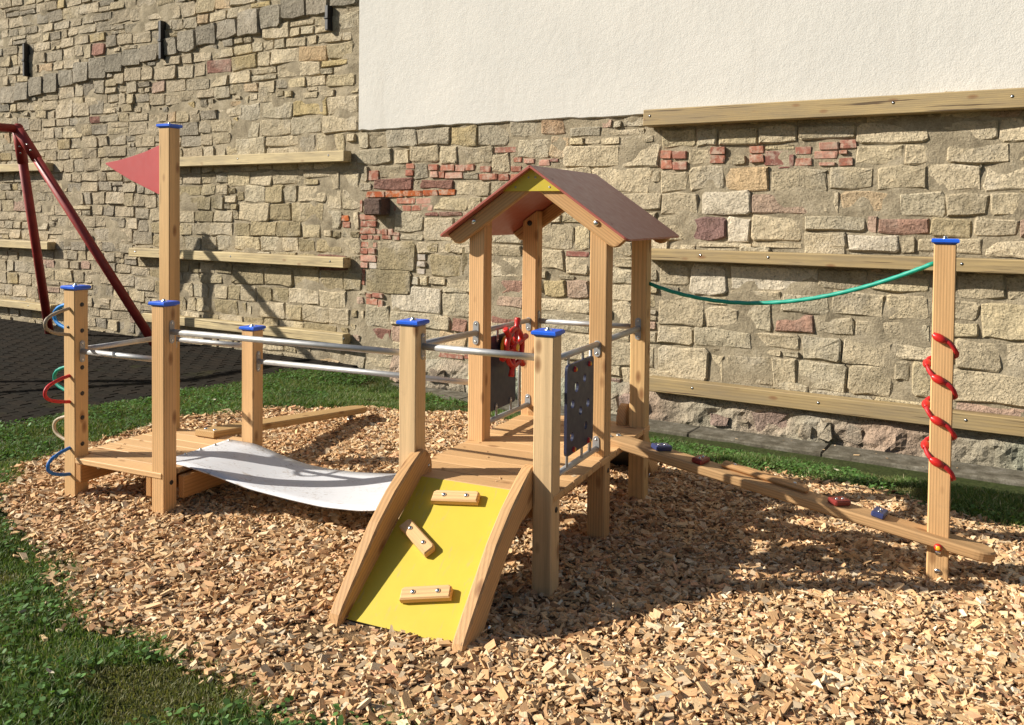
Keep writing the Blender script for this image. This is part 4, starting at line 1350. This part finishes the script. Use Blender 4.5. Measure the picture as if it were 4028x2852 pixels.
# ------------------------------------------------------------------ roof
def roof():
    hu, dz, v0, v1, th = 0.512, 0.3585, 0.537, 1.50, 0.012
    m = MB()
    for s in (-1, 1):
        sl = Vector((s * hu, 0, -dz)).normalized(); nn = Vector((s * dz, 0, hu)).normalized()
        a = Vector((ROOF_U, 0, ROOF_Z)); L = math.hypot(hu, dz)
        M = Matrix((sl * s, Vector((0, 1, 0)), nn)).transposed().to_4x4()
        M = Matrix.Translation(a) @ M
        x0, x1 = (0.001, L) if s == 1 else (-L, -0.001)
        r_ = 0.022
        P = []
        if s == 1:
            P = [(x0, v0), (x1 - r_, v0)] + [(x1 - r_ + r_ * math.sin(t), v0 + r_ - r_ * math.cos(t)) for t in (.5, 1.0)] + [(x1, v0 + r_), (x1, v1 - r_)] + [(x1 - r_ + r_ * math.cos(t), v1 - r_ + r_ * math.sin(t)) for t in (.5, 1.0)] + [(x1 - r_, v1), (x0, v1)]
        else:
            P = [(x1, v0), (x1, v1), (x0 + r_, v1)] + [(x0 + r_ - r_ * math.sin(t), v1 - r_ + r_ * math.cos(t)) for t in (.5, 1.0)] + [(x0, v1 - r_), (x0, v0 + r_)] + [(x0 + r_ - r_ * math.cos(t), v0 + r_ - r_ * math.sin(t)) for t in (.5, 1.0)] + [(x0 + r_, v0)]
        m.prism(P, -th, 0.0, 0.0015, 0, M)
        for x in (0.12, 0.50):
            for v in (0.60, 1.41):
                m.lathe([(0.005, 0.0), (0.004, 0.0012), (0, 0.0014)], 8, 0, M @ Matrix.Translation((x * s, v, 0)))
    o = m.build('roof', ROOF, play)
    o['label'] = 'red-brown pitched roof of the tower'
    # rafters lie along the slope under the sheets
    for (va, vb) in ((0.5875, 0.6245), (1.3905, 1.436)):
        for s in (-1, 1):
            sl = Vector((s * hu, 0, -dz)).normalized(); nn = Vector((s * dz, 0, hu)).normalized()
            M = Matrix.Translation(Vector((ROOF_U, 0, ROOF_Z)) - nn * (th + .001)) @ Matrix((sl * s, Vector((0, 1, 0)), nn)).transposed().to_4x4()
            d_, L, cut = 0.078, 0.598, 0.078 * dz / hu
            pts = [(0.002 + .0, 0.0), (cut + .002, -d_), (L - .045, -d_), (L - .022, -d_ + .006), (L - .006, -d_ + .022), (L + .004, -.012), (L + .004, 0.0)]
            P = [(x * s, z) for x, z in pts]
            ar = sum(P[i - 1][0] * P[i][1] - P[i][0] * P[i - 1][1] for i in range(len(P)))
            if ar < 0: P = P[::-1]
            rb = MB().prism(P, va, vb, 0.006, 0, None, 'xzy')
            ro = rb.build('rafter', WOOD_X, o, color=(0.60, 0.36, 0.165) if s == 1 else (0.58, 0.345, 0.16))
            ro.matrix_local = M
            if va < 1:
                bl = MB()
                uu = C_ if s == -1 else D_
                dome(bl, (uu, va, 1.567), (0, -1, 0), 0.0155, 0.011)
                bl.build('bolt', BOLT, o)
    for v in (0.575, 1.439):
        P = [(ROOF_U - .178, 1.721), (ROOF_U + .178, 1.721), (ROOF_U, 1.721 + .178 * SL - .006)]
        g = MB().prism(P, v, v + .012, 0.0015, 0, None, 'xzy')
        if v < 1:
            for (u, z) in ((-.021, 1.789), (.016, 1.789), (-.092, 1.741), (.092, 1.741)):
                g.lathe([(0.0052, 0.0), (0.0052, 0.0015), (0.002, 0.0018), (0.0015, 0.0005), (0, 0.0005)], 10, 1, face_M((ROOF_U + u, v, z), (0, -1, 0)))
        g.build('gable_plate', [YELLOW, PLATE], o)
    return o


roof()


# ------------------------------------------------------------------ panel with holes, steering panel
def board(poly, holes, t):
    """flat board in (y, z) with round holes, thickness t along x"""
    bm = bmesh.new()
    loops = [poly] + [[(c[0] + c[2] * math.cos(2 * math.pi * k / 16), c[1] + c[2] * math.sin(2 * math.pi * k / 16)) for k in range(16)] for c in holes]
    E = []
    for lp in loops:
        vs_ = [bm.verts.new((0, a, b_)) for a, b_ in lp]
        E += [bm.edges.new((vs_[i], vs_[(i + 1) % len(vs_)])) for i in range(len(vs_))]
    bmesh.ops.triangle_fill(bm, use_beauty=True, edges=E)
    r = bmesh.ops.extrude_face_region(bm, geom=list(bm.faces))
    bmesh.ops.translate(bm, vec=(t, 0, 0), verts=[g for g in r['geom'] if isinstance(g, bmesh.types.BMVert)])
    bmesh.ops.recalc_face_normals(bm, faces=list(bm.faces))
    me = bpy.data.meshes.new('board'); bm.to_mesh(me); bm.free()
    return me


def rounded(a0, a1, b0, b1, r):
    P = []
    for (cx, cy, t0) in ((a1 - r, b0 + r, -90), (a1 - r, b1 - r, 0), (a0 + r, b1 - r, 90), (a0 + r, b0 + r, 180)):
        for k in range(5):
            t = R(t0 + 22.5 * k); P.append((cx + r * math.cos(t), cy + r * math.sin(t)))
    return P


def panel_rails(u, v0, v1, zu, zl):
    a = rail((u, v0, zu), (u, v1, zu - .006), 0.0145, True, True, -1)
    b_ = rail((u, v0, zl), (u, v1, zl - .006), 0.0145, True, True, 1)
    return a, b_


panel_rails(D_, HS, B2 - HS, 0.981, 0.468)
panel_rails(C_, B2 + HS, E2 - HS, 0.988, 0.490)

me = board(rounded(0.163, 0.505, 0.533, 0.939, 0.022), [(.383, .853, .019), (.281, .827, .024), (.233, .759, .020), (.431, .729, .021), (.3335, .709, .020), (.407, .6265, .020), (.229, .6125, .021)], 0.013)
hp = link('hole_panel', me, NAVY, play, (2.888, 0, 0))
hp['label'] = 'dark panel pierced by seven round holes'
for v in (.100, .531): MB().tube([(-.013, v, .470), (-.013, v, .976)], .0088, 10).build('frame_tube', GALV, hp)
for (v, z0, z1) in ((.217, .90, .972), (.3995, .90, .972), (.211, .470, .56), (.3995, .470, .56)):
    MB().box((-.0062, v - .012, z0), (-.0012, v + .012, z1), .001).build('bracket', PLATE, hp)
for (v, z) in ((.2525, .912), (.4408, .9095), (.2488, .5505), (.4418, .5485)):
    m = MB().lathe([(.0135, -.001), (.0128, .004), (.0105, .009), (.008, .0098)], 14, 0, face_M((.013, v, z), (1, 0, 0)))
    m.lathe([(.0082, .0092), (.0082, .0108), (.005, .0125), (0, .013)], 12, 1, face_M((.013, v, z), (1, 0, 0)))
    m.build('button_cap', [REDP, YELP], hp)

me = board(rounded(0.79, 1.136, 0.534, 0.942, 0.022), [], 0.012)
sp = link('steering_panel', me, NAVY, play, (2.190, 0, 0))
sp['label'] = 'plain dark panel carrying the red steering wheel'
for v in (.775, 1.176): MB().tube([(.017, v, .490), (.017, v, .984)], .0088, 10).build('frame_tube', GALV, sp)
for (v, z0, z1, zs) in ((.886, .905, .984, .918), (1.05, .905, .984, .918), (.880, .49, .568, .553), (1.066, .49, .568, .553)):
    m = MB().prism([(v - .012, z0 + (.012 if z0 > .7 else 0)), (v - .006, z0), (v + .006, z0), (v + .012, z0 + (.012 if z0 > .7 else 0)), (v + .012, z1 - (0 if z0 > .7 else .010)), (v + .006, z1), (v - .006, z1), (v - .012, z1 - (0 if z0 > .7 else .010))], .0125, .017, .001, 0, None, 'yzx')
    m.lathe([(.006, 0), (.005, .003), (0, .004)], 8, 1, face_M((.017, v, zs), (1, 0, 0)))
    m.build('bracket', [PLATE, BOLT], sp)


def steering():
    M = Matrix.Translation((2.272, .965, .872)) @ Matrix.Rotation(R(90), 4, 'Y')
    o = MB()
    ring = [(.102 * math.cos(t), .102 * math.sin(t), 0) for t in [2 * math.pi * k / 40 for k in range(41)]]
    o.tube(ring, .0150, 12, 0, caps=False)
    for k in range(6):
        a = R(16 + 60 * k + 90)
        c, s = math.cos(a), math.sin(a)
        rr = [.020, .055, .092, .112, .122, .150, .160, .164]
        ra = [.015, .0140, .016, .0180, .014, .0175, .0180, .012]
        o.tube([(x * c, x * s, 0) for x in rr], ra, 10, 0)
    o.lathe([(.034, -.016), (.038, 0), (.034, .014), (.022, .020), (.021, .020)], 18, 0)
    # spokes lie in local XY; local +Z is the wheel axis (towards +u)
    w = o.build('steering_wheel', REDP, play)
    w.matrix_local = M
    w['label'] = "red ship's steering wheel with six handles"
    MB().lathe([(.0205, .019), (.0205, .021), (.014, .0235), (0, .024)], 16).build('hub_cap', YELP, w)
    MB().lathe([(.030, -.068), (.030, -.014)], 16).build('axle', REDP, w)
    MB().lathe([(0, -.058), (.060, -.058), (.060, -.050), (0, -.050)], 20).build('backing_disc', YELP, w)


steering()

# ------------------------------------------------------------------ flag on the tall post
P = [(-.046, 1.703), (-.046, 2.033), (-.092, 2.016), (-.20, 1.982), (-.33, 1.951), (-.45, 1.929), (-.558, 1.916), (-.562, 1.912), (-.556, 1.905), (-.46, 1.857), (-.33, 1.800), (-.20, 1.751), (-.092, 1.711)]
P = P[::-1]
ar = sum(P[i - 1][0] * P[i][1] - P[i][0] * P[i - 1][1] for i in range(len(P)))
if ar < 0: P = P[::-1]
f = MB().prism(P, B_ - .005, B_ + .005, .001, 0, None, 'xzy').build('flag', FLAGR, play)
f['label'] = 'red pointed flag board'


# ------------------------------------------------------------------ rope rings on the first post
def ring(zc, half, out, facing, colr, label):
    pts = []
    N = 26
    for k in range(N + 1):
        t = -1 + 2 * k / N
        a = t * math.pi * 0.5
        d = out * (1 - abs(math.sin(a)) ** 2.4) if True else 0
        pts.append((math.sin(a) * half, d))
    pts = [(-half, -.012)] + pts + [(half, -.012)]
    # widen the loop a little beyond its feet
    V = []
    for z, d in pts:
        if facing == 'front': V.append((0.004, -HS - d, zc + z * (1 + .12 * max(0, d) / out)))
        else: V.append((-HS - d, -0.004, zc + z * (1 + .12 * max(0, d) / out)))
    o = MB().tube(V, .0088, 15, 0, 3, 200.0, True, 0.17).build('rope_ring', ROPE, play, color=colr)
    o['label'] = label


C_BEIGE, C_RED, C_BLUE, C_GREEN = (0.33, 0.26, 0.18), (0.50, 0.016, 0.02), (0.012, 0.13, 0.42), (0.008, 0.27, 0.19)
ring(.982, .073, .150, 'front', C_BEIGE, 'upper beige rope ring')
ring(.606, .073, .155, 'front', C_RED, 'red rope ring')
ring(.1985, .074, .137, 'front', C_BLUE, 'lowest blue rope ring')
ring(1.003, .073, .128, 'side', (0.015, 0.22, 0.62), 'upper blue rope ring')
ring(.648, .073, .130, 'side', C_GREEN, 'green rope ring')
ring(.365, .073, .134, 'side', (0.40, 0.32, 0.22), 'lower beige rope ring')


# ------------------------------------------------------------------ balance beam with stops, to the rope post
def beam():
    u0, u1 = 2.775, 4.625
    sl = (.4616 - .1678) / (4.5552 - 2.8775); ang = math.atan(sl); cs = math.cos(ang)
    ztop = lambda u: .4616 - sl * (u - 2.8775)
    L = (u1 - u0) / cs
    P = [(0, -.068)]
    P += [(L - .085, -.068)] + [(L - .085 + .085 * math.sin(R(a)), -.068 * math.cos(R(a))) for a in (12, 24, 36, 48, 60, 72, 84, 96, 108, 120, 132, 144, 156, 168)] + [(L - .085, .068), (0, .068)]
    m = MB().prism(P, -.046, 0, .007)
    o = m.build('balance_beam', WOOD_X, play, (u0, .909, ztop(u0)), (0, ang, 0), (0.60, 0.375, 0.185))
    wd = MB().prism([(2.79, .4215), (2.955, .4215), (2.955, .4075), (3.06, .385), (3.06, .40), (2.79, .437)][::-1], .845, .973, .001, 0, None, 'xzy')
    Mi = Matrix.Translation((u0, .909, ztop(u0))) @ Matrix.Rotation(ang, 4, 'Y')
    wd.v = [tuple(Mi.inverted() @ Vector(p)) for p in wd.v]
    wd.build('wedge', WOOD_X, o, color=(0.60, 0.375, 0.185))
    loc = lambda u: (u - u0) / cs
    for (u, y, a, mat) in ((3.122, .005, 52, 'b'), (3.326, -.008, 78, 'r'), (3.975, -.005, 52, 'r'), (4.150, .004, 80, 'b')):
        s = MB().box((-.050, -.029, 0), (.050, .029, .026), .006)
        for t in (-.02, .02): s.lathe([(.009, .0218), (.009, .0232), (.005, .0245), (.0045, .028), (0, .0285)], 8, 1, Matrix.Translation((t, 0, 0.004)))
        c = MAT_STOPB if mat == 'b' else MAT_STOPR
        so = s.build('stop_block', [c, BOLT], o, (loc(u), y, 0.0005), (0, 0, R(a)))
        so['label'] = ('dark blue' if mat == 'b' else 'dark red') + ' stop block'
    st = MB().prism([(0, -.032), (.41, -.032), (.418, -.018), (.418, .018), (.41, .032), (0, .032)], 0, .03, .012)
    for t in (.06, .35): st.lathe([(.009, .0298), (.008, .033), (0, .035)], 8, 1, Matrix.Translation((t, 0, 0)))
    st.build('raised_strip', [WOOD_X, BOLT], o, (loc(3.425), .030, 0.0005), (0, 0, R(-1.5)), (0.60, 0.35, 0.16))
    for (x, y) in ((.085, -.030), (.115, .030)):
        MB().lathe([(.015, 0), (.015, .0025), (.009, .0035), (.0085, .007), (0, .009)], 10).build('bolt', BOLT, o, (x, y, 0.0))
    m = MB().lathe([(.0175, 0), (.0165, .006), (.013, .011), (.010, .012)], 16, 0, face_M((RU, .839, .158), (0, -1, 0)))
    m.lathe([(.0105, .0115), (.0105, .0135), (.006, .015), (0, .0155)], 14, 1, face_M((RU, .839, .158), (0, -1, 0)))
    m.v = [tuple(Mi.inverted() @ Vector(p)) for p in m.v]
    m.build('button_cap', [REDP, YELP], o)


MAT_STOPB = m_plain('dark_blue_stop', (0.035, 0.045, 0.13), 0.35, mott=0.1)
MAT_STOPR = m_plain('dark_red_stop', (0.22, 0.028, 0.022), 0.4, mott=0.1)
beam()

# second plank from the low deck
sl = (.2675 - .099) / (2.27 - .62); ang = math.atan(sl); cs = math.cos(ang); L = (2.30 - .615) / cs
P = [(-.075, 0), (.075, 0), (.075, L - .10)] + [(.075 * math.cos(R(a)), L - .10 + .10 * math.sin(R(a))) for a in (20, 40, 60, 80, 100, 120, 140, 160)] + [(-.075, L - .10)]
o = MB().prism(P, -.043, 0, .006).build('balance_plank', WOOD_Y, play, (.355, .615, .268), (-ang, 0, 0), (0.50, 0.32, 0.14))
for x in (-.035, .035): MB().lathe([(.013, 0), (.013, .0025), (.008, .0035), (.0075, .007), (0, .008)], 10).build('bolt', BOLT, o, (x, .05, 0.0))
MB().tube([(0, L - .17, -.2), (0, L - .17, -.041)], .022, 14).build('support_tube', GALV, o)

# red rope wound round the end post
def spiral():
    pts = []
    k0, turns, pitch = 1.10, 3.55, 0.1845
    N = int(turns * 36)
    beads = []
    e = HS + .0115
    for i in range(N + 1):
        s = i / 36.0
        a = R(-90 - 28) + s * 2 * math.pi           # starts left of the front middle, runs to the right
        c, sn = math.cos(a), math.sin(a)
        q = 0.50
        rx = e * abs(c) ** q * (1 if c > 0 else -1) * 1.0
        ry = e * abs(sn) ** q * (1 if sn > 0 else -1) * 1.0
        ex = 0.016 if (c < -.55 or c > .75) else 0.0
        ph = 2 * math.pi * (s - 28 / 360.0)
        z = 1.098 - pitch * (s + 0.80 * math.sin(ph) / (2 * math.pi)) - 0.014
        pts.append((RU + rx * (1 + (0.10 if c < -.3 else 0.02) * abs(c)), RV + ry, z))
    P = [Vector(p) for p in pts]
    for _ in range(2): P = [P[0]] + [(P[i - 1] + 2 * P[i] + P[i + 1]) / 4 for i in range(1, len(P) - 1)] + [P[-1]]
    o = MB().tube(P, .0092, 15, 0, 3, 170.0, True, 0.17).build('spiral_rope', ROPE, play, color=(0.46, 0.014, 0.018))
    o['label'] = 'red rope winding round the end post'
    for t in range(4):
        for off in (0.0, 0.5, 0.78):
            i = int(((118 - 90) / 360.0 + t + off - 0.0) * 36)
            if i <= 1 or i >= len(P) - 2: continue
            d = (P[i + 1] - P[i - 1]).normalized()
            m = MB().lathe([(.009, -.030), (.0145, -.022), (.0185, -.009), (.0188, .007), (.0145, .022), (.009, .030)], 14, 0, face_M(P[i], d))
            m.build('rope_clamp', REDP, o)


spiral()

# green hand rope from the tower to the end post
a, b_ = Vector((D_ + HS - .004, 1.36, 1.226)), Vector((RU - HS + .004, .945, 1.406))
pts = []
for k in range(61):
    t = k / 60
    p = a.lerp(b_, t); p.z -= 0.60 * t * (1 - t) * (1 - .10 * t)
    pts.append(p)
g = MB().tube(pts, .0098, 15, 0, 3, 190.0, True, 0.17).build('hand_rope', ROPE, play, color=(0.006, 0.30, 0.21))
g['label'] = 'slack green hand rope'

# ================================================================== RED SWING
swing = empty('swing_frame', (-5.0, 10.5, 0))
tag(swing, 'tall red steel swing frame with splayed pipe legs on the dark paving', 'swing frame')
SA = Vector((-5.85, 10.46, 2.56)); O_ = Vector((-5.0, 10.5, 0))
FT = [Vector((-5.99, 11.44, -0.05)), Vector((-4.21, 10.50, -0.05))]
bd = Vector((-.56, -.83, 0)).normalized()


def aframe(apex, feet):
    for k, f in enumerate(feet):
        d = (f - apex).normalized()
        st = apex + d * 0.02
        o = MB().tube([st - O_, f - O_], .053, 16).build('leg', SWINGR, swing)
        MB().tube([apex - d * .02 - O_, apex + d * .42 - O_], [.061, .061], 16).lathe([(.061, 0), (.055, .02), (.03, .035), (0, .038)], 16, 0, face_M(apex - d * .02 - O_, -d)).build('sleeve', SWINGR, o)
        for s in (0.22, 0.30):
            q = apex + d * s - O_
            m = MB(); dome(m, q + Vector((.02, -.056, .0)), (0.2, -1, 0.2), .011, .010); m.build('bolt', BOLT, o)


aframe(SA, FT)
BLN = 2.8
SB = SA + bd * BLN
aframe(SB, [f - SA * 1.0 + SB + (-(f - SA).dot(bd) * 2) * bd for f in FT])
MB().tube([SA - O_, SB - O_], .050, 16).build('crossbar', SWINGR, swing)

# a few pale dry leaves on the grass
lm = bpy.data.meshes.new('dry_leaf')
lm.from_pydata([(-.02, 0, .004), (-.006, -.009, .001), (.012, -.007, .002), (.022, 0, .009), (.012, .007, .003), (-.006, .009, .002), (0, 0, -.002)], [], [(0, 1, 6), (1, 2, 6), (2, 3, 6), (3, 4, 6), (4, 5, 6), (5, 0, 6)])
LEAF = m_plain('pale_dry_leaf', (0.52, 0.45, 0.33), 0.8)
for (x, y, lab) in ((-2.47, 7.33, 'small pale dry leaf on the back lawn behind the low wooden deck'), (2.06, 5.52, 'small pale dry leaf on the grass strip in front of the stone kerb'),
                    (-1.55, 2.95, 'small pale dry leaf on the front lawn beside the wood chips')):
    o = link('dry_leaf', lm, LEAF, None, (x, y, ground_z(x, y) + 0.036), (random.uniform(-.3, .3), random.uniform(-.3, .3), random.uniform(0, 6)))
    tag(o, lab, 'leaf', 'pale dry leaves on the lawn')
